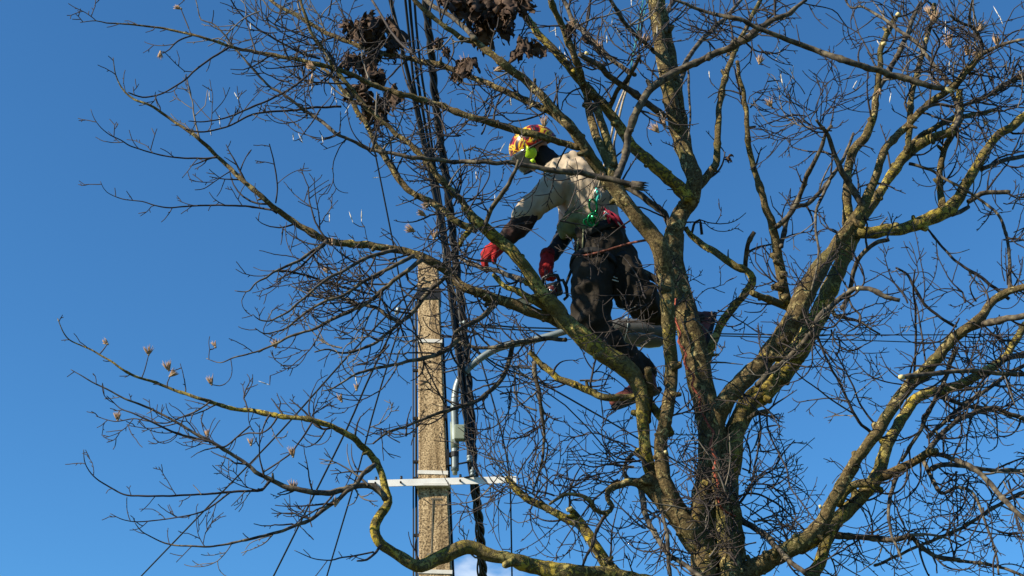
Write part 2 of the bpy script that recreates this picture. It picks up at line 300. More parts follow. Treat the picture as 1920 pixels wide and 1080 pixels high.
B bark_lichen 0.1 0.2 1605,438,22 1632,436,26 1665,432,26 1700,427,27 1735,415,27 1760,402,29 1780,392,29 1795,375,25 1812,345,22 1832,310,20 1850,280,19 1870,255,18 1895,240,18 1915,222,18 1940,205,16
B bark 0.15 0.3 1766,392,18 1762,345,13 1765,300,12 1772,275,12 1785,255,12 1800,225,13
B branch 0.15 0.1 1816,378,10 1840,364,9 1870,360,9 1895,362,9
B branch 0.15 0.3 1785,402,11 1800,397,10 1815,388,8
B branch 0.2 0.6 1840,318,9 1870,305,9 1900,297,8.5 1940,288,8
B bark -0.1 -0.4 1472,562,26 1467,530,24 1462,500,22 1455,460,20 1447,420,18 1438,395,16 1430,370,13.5 1423,345,12 1412,310,11.5 1403,270,11 1400,225,10 1395,180,9 1385,135,8 1382,115,7
B branch -0.2 -0.7 1457,425,11 1475,408,10.5 1490,390,10 1500,365,9.5 1512,330,9 1527,302,8 1540,277,7.5 1548,250,6.5 1560,235,5.5
B branch -0.15 0.3 1465,462,9 1475,415,8.5 1490,388,8.5 1515,382,8 1540,357,7.5 1560,330,7 1580,300,6.4 1592,272,5.5 1600,250,5
B branch -0.3 -0.5 1560,330,6 1545,362,6 1530,395,5.6 1530,435,5 1535,470,4.6 1530,510,4.2 1520,545,3.5
B branch 0.0 -0.3 1580,578,10 1590,555,9.5 1597,530,9.5 1600,510,9.5 1607,493,9.5 1620,472,9 1640,457,9 1667,448,8
B branch -0.3 -0.6 1420,722,13 1440,700,12.5 1470,680,12.5 1497,652,12 1522,622,11.5 1535,595,11.5 1560,572,11 1582,555,10.5 1602,542,10 1620,541,9.5 1640,545,9 1660,557,8.5 1687,563,7.5
B branch -0.4 -0.3 1560,575,8 1565,590,6.6 1590,598,5.6 1610,602,5 1630,615,4.4 1650,627,3.4
B twig -0.5 -0.5 1590,558,4 1600,578,4 1614,593,3.6 1608,612,3 1590,622,3
B branch 0.05 -0.1 1705,307,7 1740,317,6 1772,335,5.5 1802,352,5.5 1827,367,5.5 1865,395,6 1880,420,6 1890,457,6 1893,495,6.5 1893,545,7
B twig 0.2 0.1 1740,430,4 1760,455,4.4 1790,487,5 1815,505,5.6 1840,520,6 1865,540,6.4 1892,562,7
L bark_lichen 0.02 0.3 1312,715,14 1328,672,16 1350,612,17 1367,585,17 1387,562,17 1407,538,17 1412,522,16 1400,508,15 1382,500,15 1362,488,15 1340,472,14 1318,460,13 1300,445,12 1285,428,9
B branch 0.2 0.1 1396,508,9 1400,470,9 1408,445,9 1413,436,8
B twig 0.3 0.3 1297,437,5 1303,417,5 1312,412,5 1316,440,6
L branch 0.3 0.4 1250,540,14 1225,522,16 1200,508,17 1180,497,18
L branch 0.2 0.3 1268,455,14 1245,400,14 1215,378,13 1180,352,13 1162,345,12
L bark -0.05 -0.6 1365,1120,80 1385,1085,48 1415,1065,42 1440,1050,39 1472,1035,38 1502,1017,38 1525,1000,35 1540,980,32 1555,950,27 1572,918,27 1587,893,27 1610,857,25 1630,830,25 1647,808,25 1660,785,25 1682,750,25 1707,720,27 1727,703,27 1750,680,25 1770,657,23 1790,632,23 1815,615,22 1840,592,19 1860,567,17 1885,550,16 1915,540,15 1950,532,14
B branch -0.5 -0.8 1815,615,15 1850,606,14 1890,597,13 1940,588,12
B branch -0.3 -0.1 1795,650,10 1782,680,9.5 1770,715,9 1752,752,8.5 1735,785,8 1725,810,7.4 1705,840,6.6 1690,865,6
B branch -0.3 -0.6 1945,703,9 1877,700,8.5 1815,695,8.5 1765,699,8.5 1725,704,9.5 1692,707,9.5
B twig -0.4 -0.6 1792,612,6 1770,600,5.6 1740,577,5.6 1727,560,5.5 1712,535,5.4 1702,515,5 1680,502,4
B twig -0.3 -0.7 1714,705,4.4 1717,640,4.2 1716,580,4 1712,540,3.5 1716,505,2.6
B twig -0.3 -0.1 1737,695,3.6 1730,640,3.4 1722,590,3.2 1715,560,3
B twig -0.2 -0.6 1632,810,6.5 1610,790,5.5 1590,752,5 1575,720,4.8 1557,687,4.4 1542,655,4.2 1532,625,4
B twig -0.2 -0.4 1640,794,4.4 1615,762,4 1600,725,3.7 1585,695,3.4 1567,662,3.2
B twig -0.5 -0.8 1602,777,3.4 1560,750,3.2 1527,725,2.8 1500,705,2.6 1480,680,2.2
B twig -0.5 -0.3 1590,752,2.8 1552,747,2.5 1522,750,2.2 1495,754,2 1485,746,1.5
B twig -0.3 -0.5 1700,722,2.8 1657,715,2.6 1625,700,2.4 1600,672,2
L bark_lichen 0.0 0.35 1500,1025,34 1540,1002,34 1570,975,32 1600,945,31 1625,920,31 1645,895,31 1652,870,27 1660,840,25 1675,812,23 1695,780,23 1712,752,23 1735,737,23 1762,733,21 1790,725,20 1817,712,19 1840,700,19 1865,685,18 1885,670,17 1902,640,16 1925,608,15
B bark_lichen 0.0 -0.1 1552,1000,30 1545,1030,25 1535,1058,27 1515,1095,27
B bark_lichen 0.0 -0.05 1572,945,18 1588,918,18 1605,910,18 1635,905,22
B bark 0.1 -0.2 1650,895,22 1685,880,19 1715,865,18 1735,852,17 1757,845,12
B branch -0.1 -0.6 1752,850,10 1790,862,10 1820,873,10 1840,890,11 1860,910,11 1877,930,11 1897,950,10 1930,985,9
B branch 0.0 0.4 1735,852,13 1760,820,11 1790,792,10 1815,780,10 1840,770,10 1865,765,9 1890,775,9 1940,792,8
B branch 0.1 -0.4 1732,865,9 1745,892,8 1765,925,7 1790,915,6.5 1815,918,6 1830,935,5.6 1842,965,5.2 1855,1000,4.6 1868,1040,4.2 1872,1075,4
B branch 0.0 0.3 1745,880,10 1775,870,10 1810,875,9 1865,882,8 1940,882,8
B branch 0.1 0.0 1562,1005,14 1600,1005,12 1650,1012,11 1690,1010,10 1707,1007,10 1735,1032,9.5 1760,1045,9 1800,1050,9
B twig_grey 0.0 0.2 1707,1003,6 1740,1002,5 1770,1008,4.5 1802,1022,3.5
B branch 0.4 0.5 1640,1060,5 1665,1050,5.5 1715,1027,5.5 1765,1007,6 1802,990,6.5 1840,967,7 1880,942,7 1940,915,7
B branch 0.0 -0.4 1682,890,9 1670,927,7.6 1666,960,6 1670,997,5 1680,1022,4.5 1690,1047,3.6
B branch 0.3 0.5 1740,820,8 1777,785,8 1815,755,8 1852,730,7.6 1890,702,7.6 1940,675,7
B branch 0.1 0.3 1885,672,13 1905,668,12 1945,660,12
B branch 0.1 0.4 1765,745,7 1800,757,7 1835,765,8 1860,765,8
B branch 0.2 0.0 1795,1052,6 1830,1055,6 1870,1062,5.6 1900,1072,5.4 1935,1088,5
L bark -0.14 -0.14 1372,1140,60 1368,1060,44 1358,1000,38 1352,950,34 1346,900,28 1340,850,20
L bark 0.02 0.0 1385,1120,50 1378,1020,40 1372,960,36 1366,900,32 1360,850,24
L bark -0.2 -0.12 1330,1150,56 1322,1070,44 1312,1010,38 1310,960,34 1322,900,28 1330,850,20
L branch 0.1 -0.3 1360,950,18 1380,966,14 1400,982,13 1422,995,12 1440,1008,11 1462,1032,10 1485,1055,10 1510,1075,10
L branch 0.1 -0.1 1368,806,14 1385,796,10 1400,787,9 1420,775,9 1440,770,9
B twig -0.1 -0.2 1424,776,4.4 1426,810,4.2 1420,850,4 1412,890,3.6 1408,930,3
B twig -0.1 -0.4 1438,772,4 1440,805,3.6 1455,840,3.4 1475,880,3.2 1480,910,2.8 1505,945,2.8 1530,980,2.4
B twig 0.2 0.4 1375,960,5 1420,900,4 1450,880,3.4 1468,850,3 1490,825,2
B twig 0.2 0.0 1370,935,5 1410,925,4 1450,940,3.8 1480,965,3.4 1515,1000,3
'''
def parse(line):
    t = line.split(); pts = [tuple(map(float, q.split(','))) for q in t[4:]]
    return t[0], t[1], float(t[2]), float(t[3]), pts
def spread(pts, d0, d1):
    L = [0]
    for a, b in zip(pts, pts[1:]): L.append(L[-1] + math.hypot(b[0] - a[0], b[1] - a[1]))
    return [(p[0], p[1], d0 + (d1 - d0) * l / L[-1], p[2]) for p, l in zip(pts, L)]
def limb_mesh(mb, pts, seed, jit=True):
    """pts: (x, y, depth, thickness) -> tube with knots and uneven girth"""
    big = max(p[3] for p in pts)
    fine = crom(pts, 7 if big > 9 else 6)
    W = []; Rr = []
    for i, (x, y, d, t) in enumerate(fine):
        wob = 0.9 if t > 10 else 0.8
        nx = noise.noise(Vector((x * .045, y * .045, seed))) * wob * min(t, 8) * .35; ny = noise.noise(Vector((x * .05 + 9, y * .05, seed))) * wob * min(t, 8) * .35
        nd = noise.noise(Vector((x * .012, y * .012, seed * 1.7))) * .10
        if i == 0 or not jit: nx = ny = nd = 0
        W.append(P(x + nx, y + ny, d + nd)); k = 1 + .12 * noise.noise(Vector((x * .06, y * .06, seed + 5)))
        if 4 < t < 16 and rnd.random() < .10: k *= 1.22
        Rr.append(max(.62, t * .5 * (.87 if t > 14 else .93 if t > 9 else 1)) * k * S(x, y, d))
    mb.tube(W, Rr, 18 if big > 30 else 14 if big > 16 else 9 if big > 7 else 6, bump=.15 if big > 16 else .12 if big > 9 else 0.0, seed=seed)
    return fine
tree_base = Vector((P(1353, 1080).x, Y0, 0))
tree = empty('bare_tree', tree_base, 'tall leafless tree with lichen-covered forking limbs, the climber standing in it', 'tree')
# trunk: traced part, then straight down to the ground below the frame
tp = [(1350, 1110, 108), (1346, 1070, 98), (1342, 1030, 90), (1336, 980, 82), (1338, 930, 74), (1343, 880, 70), (1338, 820, 56), (1324, 760, 48), (1310, 700, 47), (1297, 640, 48), (1286, 590, 46), (1272, 540, 42), (1263, 490, 38), (1264, 440, 38)]
mb = MB()
fine = crom([(x, y, 0.0, t) for x, y, t in tp], 7)
W = [P(x, y, d) for x, y, d, t in fine]; Rr = [t * .5 * S(x, y, d) for x, y, d, t in fine]
top = W[0]; low = []; lr = []
for i in range(30):
    q = i / 30; low.append(Vector((top.x + .03 * math.sin(q * 4), top.y, -.05 + (top.z + .05) * q))); lr.append(.27 + (Rr[0] - .27) * q + .16 * (1 - q) ** 6)
mb.tube(low + W, lr + Rr, 28, bump=.17, seed=1)
mb.build('trunk', M['bark'], tree)
CURVES = []   # (fine points, material) for the twigs to grow from
limb = None
for i, line in enumerate(l for l in TRACE.strip().split('\n') if l.strip()):
    kind, mname, d0, d1, pts = parse(line)
    mb = MB(); f = limb_mesh(mb, spread(pts, d0, d1), i + 3)
    if max(p[2] for p in pts) > 12:
        sp = mb
        for q in range(3, len(f) - 1):
            x, y, d, t = f[q]
            if t > 9 and rnd.random() < .085:
                a = math.atan2(y - f[q - 1][1], x - f[q - 1][0]) + rnd.choice((-1, 1)) * rnd.uniform(.8, 1.5); l = t * .45 + rnd.uniform(2, 11) * (rnd.random() < .45) + 1.5
                r_ = min(t * .24, 6) * rnd.uniform(.6, 1.1); s_ = S(x, y, d); dd = rnd.uniform(-.5, .1) * t * s_
                A = P(x, y, d + dd * .3); Bp = P(x + math.cos(a) * l, y + math.sin(a) * l, d + dd)
                sp.tube([A, A.lerp(Bp, .55), A.lerp(Bp, .9), Bp], [r_ * 1.7 * s_, r_ * 1.25 * s_, r_ * s_, r_ * .6 * s_], 8, bump=.2, seed=q)
    if kind == 'L': limb = mb.build('limb', M[mname], tree)
    else: mb.build('branch', M[mname], limb)
    CURVES.append(f)
# pale saw cuts at the ends of pruned stubs
for x, y, d, dx, dy, t in ((1068, 954, .1, -.5, -.85, 15), (1684, 27, 0, .6, -.8, 9), (1690, 707, -.62, -1, .1, 10), (1609, 541, -.55, -.3, -1, 6), (1538, 950, -.4, -.2, -1, 6), (1657, 82, -.1, -.9, .2, 8), (1248, 848, -.35, -.4, -.9, 6), (1100, 100, -.75, -.9, -.4, 7)):
    a = P(x - dx * 3, y - dy * 3, d); b = P(x + dx * 3, y + dy * 3, d - .01); mb = MB(); s = S(x, y, d)
    mb.tube([a, b], [t * .5 * s, t * .44 * s], 10); mb.build('saw_cut', M['cutwood'], tree)

# ---------------- twigs ----------------
TW = MB(); TG = MB(); NT = [0]
TIPS = []; ALLP = []
def tubelet(pts, r0, r1, n=3, grey=False):
    L = len(pts); (TG if grey else TW).tube([P(*p) for p in pts], [(r0 + (r1 - r0) * i / (L - 1)) * S(*pts[0]) for i in range(L)], n, cap=False)
def twig(x, y, d, ang, length, t, lev=0, up=0.012, grey=False):
    """shoot: sweeps smoothly up towards the light, turns a little at the buds, forks at some of them"""
    NT[0] += 1
    pts = [(x, y, d)]; a = ang; dd = rnd.uniform(-.6, .6); seg = rnd.uniform(6, 8.5); n = max(2, int(length / seg)); side = rnd.choice((-1, 1)); curl = rnd.gauss(0, .075)
    kids = []; wob = rnd.uniform(.01, .11); sweep = up * rnd.uniform(.3, 1.6)
    for i in range(n):
        diff = math.atan2(math.sin(-math.pi / 2 - a), math.cos(-math.pi / 2 - a))
        a += diff * sweep * seg * .22 * (.4 + 1.2 * i / n) + curl + side * wob * (1 if i % 2 else -1) + rnd.gauss(0, .05)
        if rnd.random() < .08: a += rnd.choice((-1, 1)) * rnd.uniform(.25, .55)
        x += math.cos(a) * seg; y += math.sin(a) * seg; d += dd * seg * S(x, y, 0) + rnd.gauss(0, .003)
        pts.append((x, y, d))
        if i < n - 1 and lev < 3:
            if rnd.random() < (.17 if lev == 0 else .13 if lev == 1 else .06):
                side = -side; kids.append((x, y, d, a + side * rnd.uniform(.45, 1.0), (n - i) * seg * rnd.uniform(.4, .95) + 6, lev + 1, i / n))
            elif rnd.random() < .2:
                s = side * rnd.uniform(.5, 1.1); l = rnd.uniform(2.5, 7)
                tubelet([(x, y, d), (x + math.cos(a + s) * l, y + math.sin(a + s) * l, d)], 1.1, .7, 3, grey)
    tubelet(pts, max(t * .55, 1.05), .8, 4 if t > 3.2 else 3, grey)
    TIPS.append(pts[-1]); ALLP.extend(pts)
    for (kx, ky, kd, ka, kl, kv, q) in kids:
        if kl > 8: twig(kx, ky, kd, ka, kl, max(t * (1 - q * .6) * .8, 1.6), kv, up, grey)
def zone(x, y):
    if x < 480: return .62
    if x < 860: return .8 if y < 480 else .95 if y < 700 else .7
    if x < 1100: return .5 if 230 < y < 620 else .85
    if x < 1480:
        if y < 130: return .8
        return .35 if y < 560 else .6
    if y < 330: return .95
    if y < 560: return .5
    return .8 if x < 1600 else .9
for f in CURVES:
    L = 0; nxt = rnd.uniform(10, 40); sd = rnd.choice((-1, 1)); N = len(f)
    for i in range(1, N):
        x, y, d, t = f[i]; px, py = f[i - 1][:2]; L += math.hypot(x - px, y - py)
        if L < nxt: continue
        z = zone(x, y)
        sp = 95 if t > 24 else 60 if t > 15 else 32 if t > 9 else 24 if t > 5 else 20
        nxt = L + sp / z * rnd.uniform(.5, 1.5)
        if not (-80 < x < 2000 and -80 < y < 1160): continue
        a = math.atan2(y - py, x - px); sd = -sd if rnd.random() < .7 else sd
        rem = 1 - i / N
        ln = rnd.uniform(14, 50) + rnd.random() ** 3 * 90 if t < 5 else rnd.uniform(25, 95) + rnd.random() ** 2 * 110
        if t > 15: ln *= .7
        if rem < .3 and t < 6: ln *= .55
        twig(x, y, d, a + sd * rnd.uniform(.5, 1.15), ln, min(4.2, max(1.8, t * .5)), 0, up=.035 if x < 1000 else .02, grey=(t > 3 and rnd.random() < .13))
# tangles the photo shows: x, y, depth, direction (degrees, 0 = right, -90 = up), spread, number, length
TANG = '''
1185,105,-.6,-100,150,12,60
1200,110,-.5,-20,140,5,50
1140,120,-.6,-170,160,9,55
1150,150,-.6,170,90,4,55
1400,60,-.7,-100,150,8,65
1360,60,-.7,170,100,4,60
1440,40,-.6,-40,100,4,60
1420,90,-.7,60,90,3,50
1395,190,-.3,-60,120,4,60
1540,235,-.6,-110,150,11,80
1520,220,-.6,170,80,4,70
1510,200,-.5,-100,90,3,60
1800,150,-.5,-90,170,10,75
1840,110,-.6,-60,160,9,65
1790,200,-.4,20,150,8,65
1820,180,-.4,-20,130,8,75
1870,150,-.4,-80,150,6,70
1900,110,-.6,60,120,5,65
1760,110,-.3,-100,120,4,60
1720,80,-.3,-60,110,3,60
1885,380,0,-60,150,5,60
1890,450,0,-50,140,5,60
1895,540,-.3,-110,150,7,70
1830,560,-.4,-140,100,4,60
1810,620,-.5,60,150,6,70
1850,600,-.5,100,100,5,65
1700,560,-.5,-80,120,3,45
1780,730,.1,100,110,6,75
1830,760,.3,90,120,5,75
1880,700,.1,80,100,5,80
1740,850,.0,100,120,6,80
1700,880,.0,110,80,5,85
1800,880,.0,90,100,6,90
1850,940,-.3,100,110,6,95
1890,900,-.3,60,120,6,80
1870,1010,-.3,90,160,6,75
1790,1000,.3,-80,140,4,65
1700,1010,.1,-120,140,5,60
1640,1010,.1,-60,120,4,60
1600,1010,.1,90,120,5,65
1760,1050,.1,-60,160,4,55
1680,1040,0,110,100,3,50
1560,1040,0,30,110,5,65
1400,900,.2,-30,170,8,80
1400,960,.1,10,170,9,80
1430,990,.0,-40,160,7,75
1450,920,.1,0,180,7,70
1370,980,-.2,60,120,5,60
1430,850,.1,-40,160,5,70
1310,900,-.3,-110,120,7,40
1330,960,-.3,-90,160,9,40
1345,1010,-.3,-70,160,9,45
1350,900,-.3,-90,120,10,40
1300,880,-.4,-60,200,7,70
1360,860,-.4,-90,200,7,70
1380,920,-.4,-120,200,7,70
1290,960,-.45,-80,200,7,70
1400,760,-.5,-90,200,5,50
1150,600,-.6,-60,200,5,60
1120,520,-.7,-100,160,4,60
1060,400,-.8,-60,160,4,60
1000,330,-.85,100,150,5,55
1210,560,-.6,-120,200,4,50
1470,650,-.5,-90,200,6,50
1550,520,-.4,-100,200,5,50
1360,940,-.25,-80,120,12,40
1320,1040,-.35,-100,150,10,40
1365,1020,-.3,-70,150,10,45
1300,930,-.35,-90,120,8,35
1310,820,-.25,-90,120,6,40
1290,860,-.2,-70,140,6,45
1300,760,-.3,-90,160,4,45
1370,1060,-.3,-60,140,4,50
1200,880,-.2,170,120,9,95
1190,850,-.1,-160,100,6,95
1160,900,-.1,180,110,6,90
1250,1000,-.4,120,160,8,55
1220,990,-.4,180,120,6,60
1255,1050,-.4,130,200,5,50
1040,930,.1,-100,170,8,80
1000,940,.2,-120,160,7,80
960,910,.2,-150,190,11,80
945,900,.2,150,120,6,85
1060,975,.1,90,140,5,75
1010,860,.3,-60,200,6,65
1015,780,.3,180,170,7,65
1005,700,.3,-160,190,6,60
990,655,.2,180,180,5,65
1090,730,.2,60,140,4,60
930,730,-.4,60,180,7,75
900,750,-.4,100,160,6,75
950,690,-.3,20,160,4,60
880,640,-.5,160,200,6,55
860,560,-.6,-170,200,9,70
850,520,-.7,-150,140,8,70
830,500,-.8,-90,160,7,55
870,400,-.8,-120,200,9,75
860,370,-.8,-60,150,6,65
840,350,-.9,-100,160,6,70
800,310,-.9,-90,180,6,70
905,560,-.6,80,150,5,55
910,430,-.9,-70,150,5,60
930,520,-.6,160,160,5,50
860,260,-.8,-100,200,8,60
900,240,-.7,-90,200,8,60
940,210,-.8,-60,180,7,55
830,290,-.8,170,180,6,65
770,270,-.9,-130,160,5,60
700,280,-.9,-130,170,6,60
640,260,-1,-160,140,6,60
580,205,-1,-170,180,8,65
560,150,-.9,-160,160,7,60
620,150,-.9,-100,180,6,60
520,60,-.6,-140,180,8,70
560,60,-.6,170,170,6,70
470,40,-.9,-160,150,5,55
640,30,-.4,-100,160,4,50
1060,30,-.7,-20,180,6,60
1080,90,-.8,-40,160,5,50
980,60,-.5,-90,160,4,50
1000,200,-.8,-100,170,5,50
850,70,-.8,100,140,4,55
1260,560,-.3,-50,170,6,50
1300,600,-.2,-20,160,7,60
1340,590,-.1,0,160,6,60
1240,540,-.5,-160,120,4,40
1260,700,-.4,-110,160,5,50
1210,640,-.5,-100,160,4,50
1500,600,-.4,10,130,5,60
1520,620,-.5,60,120,7,70
1560,620,-.3,80,130,5,55
1480,640,-.5,-120,140,4,40
1490,550,-.6,-100,200,8,45
1170,640,-.6,-120,160,4,45
1130,640,-.6,-60,160,3,45
1000,560,-.7,-60,180,4,45
790,640,-.9,-170,160,6,60
720,640,-.8,170,170,7,60
660,640,-.8,160,140,6,55
700,560,-.8,170,160,7,60
640,550,-1,-170,160,6,60
600,500,-1,-110,160,5,50
750,830,-.7,-100,160,4,60
700,800,-.6,-60,170,5,60
600,990,-.7,-60,150,3,50
'''
for line in TANG.strip().split('\n'):
    x, y, d, a, sp, n, ln = map(float, line.split(','))
    for k_ in range(int(n * .72 + .5)):
        g = R(a + rnd.uniform(-.5, .5) * sp)
        o = rnd.uniform(0, 26); oa = rnd.uniform(0, 6.28)
        twig(x + math.cos(oa) * o, y + math.sin(oa) * o, d + rnd.uniform(-.12, .12), g, ln * rnd.uniform(.6, 2.3), rnd.uniform(2.0, 3.8), 0, up=-.01 if y > 620 and x > 850 and rnd.random() < .55 else .02, grey=rnd.random() < .12)
for f in CURVES: ALLP.extend(q[:3] for q in f)
print('twigs', NT[0], len(TW.v))

# ---------------- seed heads, seed wings, dead leaves ----------------
def spindle(mb, a, b, r, n=4):
    pts = [a.lerp(b, q) for q in (0, .3, .65, 1)]; mb.tube(pts, [r * .7, r, r * .7, r * .12], n)
GRID = {}
for q in ALLP: GRID.setdefault((int(q[0] // 30), int(q[1] // 30)), []).append(q)
def near(x, y, away=6):
    best = None; bd = 1e9
    for i in range(-4, 5):
        for j in range(-4, 5):
            for q in GRID.get((int(x // 30) + i, int(y // 30) + j), ()):
                D = math.hypot(q[0] - x, q[1] - y)
                if away < D < bd: bd = D; best = q
    return best, bd
def stalk(x, y, away=6, t=1.0):
    """a thin shoot from the nearest twig to (x, y); returns the depth it ends at"""
    q, D = near(x, y, away)
    if q is None: return None
    mx_, my_ = (q[0] + x) / 2 + rnd.uniform(-.12, .12) * D, (q[1] + y) / 2 + .12 * D
    pts = crom([q, (mx_, my_, q[2] + .01), (x, y, q[2])], 5); tubelet(pts, t * 1.3, t * .8, 4)
    return q[2]
CONES = '''333,14,-1.3,200,10,13
300,104,-1.2,95,9,15
583,125,-1.0,200,14,16
585,150,-1.0,95,9,22
278,657,-1.2,-95,15,16
315,686,-1.1,-100,15,17
325,700,-1.1,-40,12,15
394,713,-1.0,-110,14,17
197,641,-1.3,-140,9,12
402,645,-1.1,-110,8,12
516,643,-.9,-95,13,16
220,780,-1.1,-95,13,15
388,812,-.9,-100,8,12
470,827,-.9,-95,9,14
548,847,-.8,-100,14,18
550,909,-.7,-95,14,17
630,940,-.6,-80,14,16
638,745,-.8,-110,10,16
668,725,-.8,-95,7,12
610,505,-1.0,-120,9,13
622,452,-1.0,-110,8,11
582,545,-.9,-150,9,13
768,430,-.9,-160,14,18
798,385,-.8,160,12,16
790,400,-.8,-150,12,16
815,440,-.7,-80,13,16
790,718,-.2,170,10,18
1020,228,-.7,-90,15,22
875,118,-.8,-100,22,26
940,128,-.8,-20,16,24
1075,42,-.7,150,12,15
1120,88,-.7,-100,20,28
1210,75,-.6,-80,12,22
1228,240,-.35,-130,15,20
1243,228,-.4,-115,10,26
1442,193,-.5,-120,16,16
1425,112,-.3,-80,13,16
1368,100,-.3,-40,10,14
1752,28,.4,-90,22,34
1740,20,.4,-110,12,20
1842,50,-.4,-40,20,22
1780,75,-.5,-90,22,30
1818,92,-.4,-60,22,26
1868,75,-.5,-95,14,20
1830,100,-.4,170,14,18
1915,145,-.6,-150,16,18
1648,175,.0,100,10,16
1758,162,-.2,-165,14,22
1848,228,-.4,-80,10,15
1130,330,-.62,-110,10,14'''
def cone(x, y, d, ang, w_, l, i):
    s = S(x, y, d); c = P(x, y, d); a = R(ang); ax = (P(x + math.cos(a) * 10, y + math.sin(a) * 10, d) - c).normalized()
    s1 = ax.orthogonal().normalized(); s2 = ax.cross(s1); mb = MB()
    base = c - ax * l * .5 * s
    for k in range(20 if w_ > 11 else 11):
        p = k * 2.4; sp = rnd.uniform(.15, 1.0)
        dr = (s1 * math.cos(p) + s2 * math.sin(p)); tip = base + ax * l * s * rnd.uniform(.75, 1.15) + dr * w_ * .78 * s * sp
        b = base + dr * w_ * .12 * s; spindle(mb, b, tip, 1.15 * s)
    spindle(mb, base - ax * 3 * s, base + ax * 6 * s, 2.2 * s, 6)
    o = mb.build('seed_head', M['cone'], tree); rebase(o, base)
for i, l in enumerate(CONES.split('\n')):
    x, y, d, a, w_, ln = map(float, l.split(','))
    d = stalk(x - math.cos(R(a)) * ln * .5, y - math.sin(R(a)) * ln * .5) or d
    cone(x, y, d, a, w_, ln, i)
WINGS = '''390,92,-115,14 393,183,-95,16 397,190,-90,12 445,183,-120,16 312,195,-95,14 412,228,-95,16 382,255,-150,18 395,248,-100,14 550,258,-95,14 565,262,-115,18 594,252,-90,12 605,262,-100,14 618,410,-90,16 660,412,-110,22 678,410,-90,24 470,52,-95,12 630,188,-110,20 650,207,-60,20 622,170,-80,10 810,180,-60,18 880,178,-50,20 958,192,-95,12 977,188,-110,12 1000,38,-30,16 1042,62,-95,16 1036,58,-20,14 1062,108,-110,16 1140,32,-100,22 1148,40,-80,16 1160,62,-115,20 1138,75,-90,12 1184,5,-90,16 1232,65,-90,24 1243,225,-110,24 1460,92,-115,10 1465,145,80,24 1487,130,95,16 1602,160,-60,16 1670,180,100,18 1602,215,-95,14 1648,82,-120,12 1773,60,-90,30 1780,128,-90,18 1872,28,-120,26 1878,40,-110,14 1458,107,-60,14 1330,140,-95,10 500,720,-160,22 668,715,-100,14 940,280,-60,22 928,375,-90,14 905,355,-175,22 893,330,-95,14 740,293,-90,8 705,333,175,10 1078,65,-100,12 575,100,-95,12 1050,95,-95,12 745,160,-90,10 585,165,90,16'''
for q in WINGS.split():
    x, y, a, l = map(float, q.split(',')); l *= .75
    if rnd.random() < .25: continue
    d = stalk(x - math.cos(R(a)) * 6, y - math.sin(R(a)) * 6, 3, .9)
    if d is None: continue
    mb = MB(); s = S(x, y, d); a = R(a); c = P(x, y, d); b = P(x + math.cos(a) * l, y + math.sin(a) * l, d + rnd.uniform(-.02, .02))
    spindle(mb, c, b, 1.15 * s); spindle(mb, P(x, y, d), P(x - math.cos(a) * 7, y - math.sin(a) * 7, d), .8 * s)
    o = mb.build('seed_wing', M['wing'], tree); rebase(o, c)
def leaf(mb, x, y, d, w_, h_, ang, seed):
    """one crumpled, curled dead leaf with a lobed ragged edge, hanging from (x, y)"""
    s = S(x, y, d); n, m = 22, 22; r = random.Random(seed); b0 = len(mb.v)
    yaw = r.uniform(-.9, .9); curl = r.uniform(1.0, 2.2) * r.choice((-1, 1))
    rot = Matrix.Rotation(yaw, 3, 'Z') @ Matrix.Rotation(R(ang), 3, 'Y') @ Matrix.Rotation(r.uniform(-.5, .5), 3, 'X')
    keep = {}
    for i in range(n + 1):
        for j in range(m + 1):
            u = i / n * 2 - 1; v = j / m
            ed = .5 + .5 * math.sin(v * math.pi) ** .6
            lob = 1 + .20 * math.sin(v * 17 + seed) + .22 * noise.noise(Vector((v * 9, seed, 0)))
            X = u * .5 * w_ * ed * lob
            Z = -v * h_ * (1 + .12 * math.sin(u * 7 + seed)) * (1 - .12 * abs(u))
            a = X / (w_ * .5) * curl; Rr_ = w_ * .5 / abs(curl)
            px_, py_ = math.sin(a) * Rr_ * (1 if curl > 0 else -1), (1 - math.cos(a)) * Rr_
            q = Vector((px_, py_, Z))
            cr = Vector((u * 2.2, v * 3.2, seed * 3.1))
            q += Vector((noise.noise(cr), noise.noise(cr + Vector((9, 0, 0))), noise.noise(cr + Vector((0, 9, 0))))) * w_ * .26
            cr *= 3.2; q += Vector((noise.noise(cr), noise.noise(cr + Vector((9, 0, 0))), noise.noise(cr + Vector((0, 9, 0))))) * w_ * .06
            mb.v.append(P(x, y, d) + rot @ (q * s))
    for i in range(n):
        for j in range(m):
            e = max(abs(i / n * 2 - 1), abs(j / m * 2 - 1))
            if noise.noise(Vector((i * .45, j * .45, seed * 7.3))) > (.75 if e < .7 else .30 if e < .88 else .05): continue
            a = b0 + i * (m + 1) + j; mb.addf((a, a + 1, a + m + 2, a + m + 1))
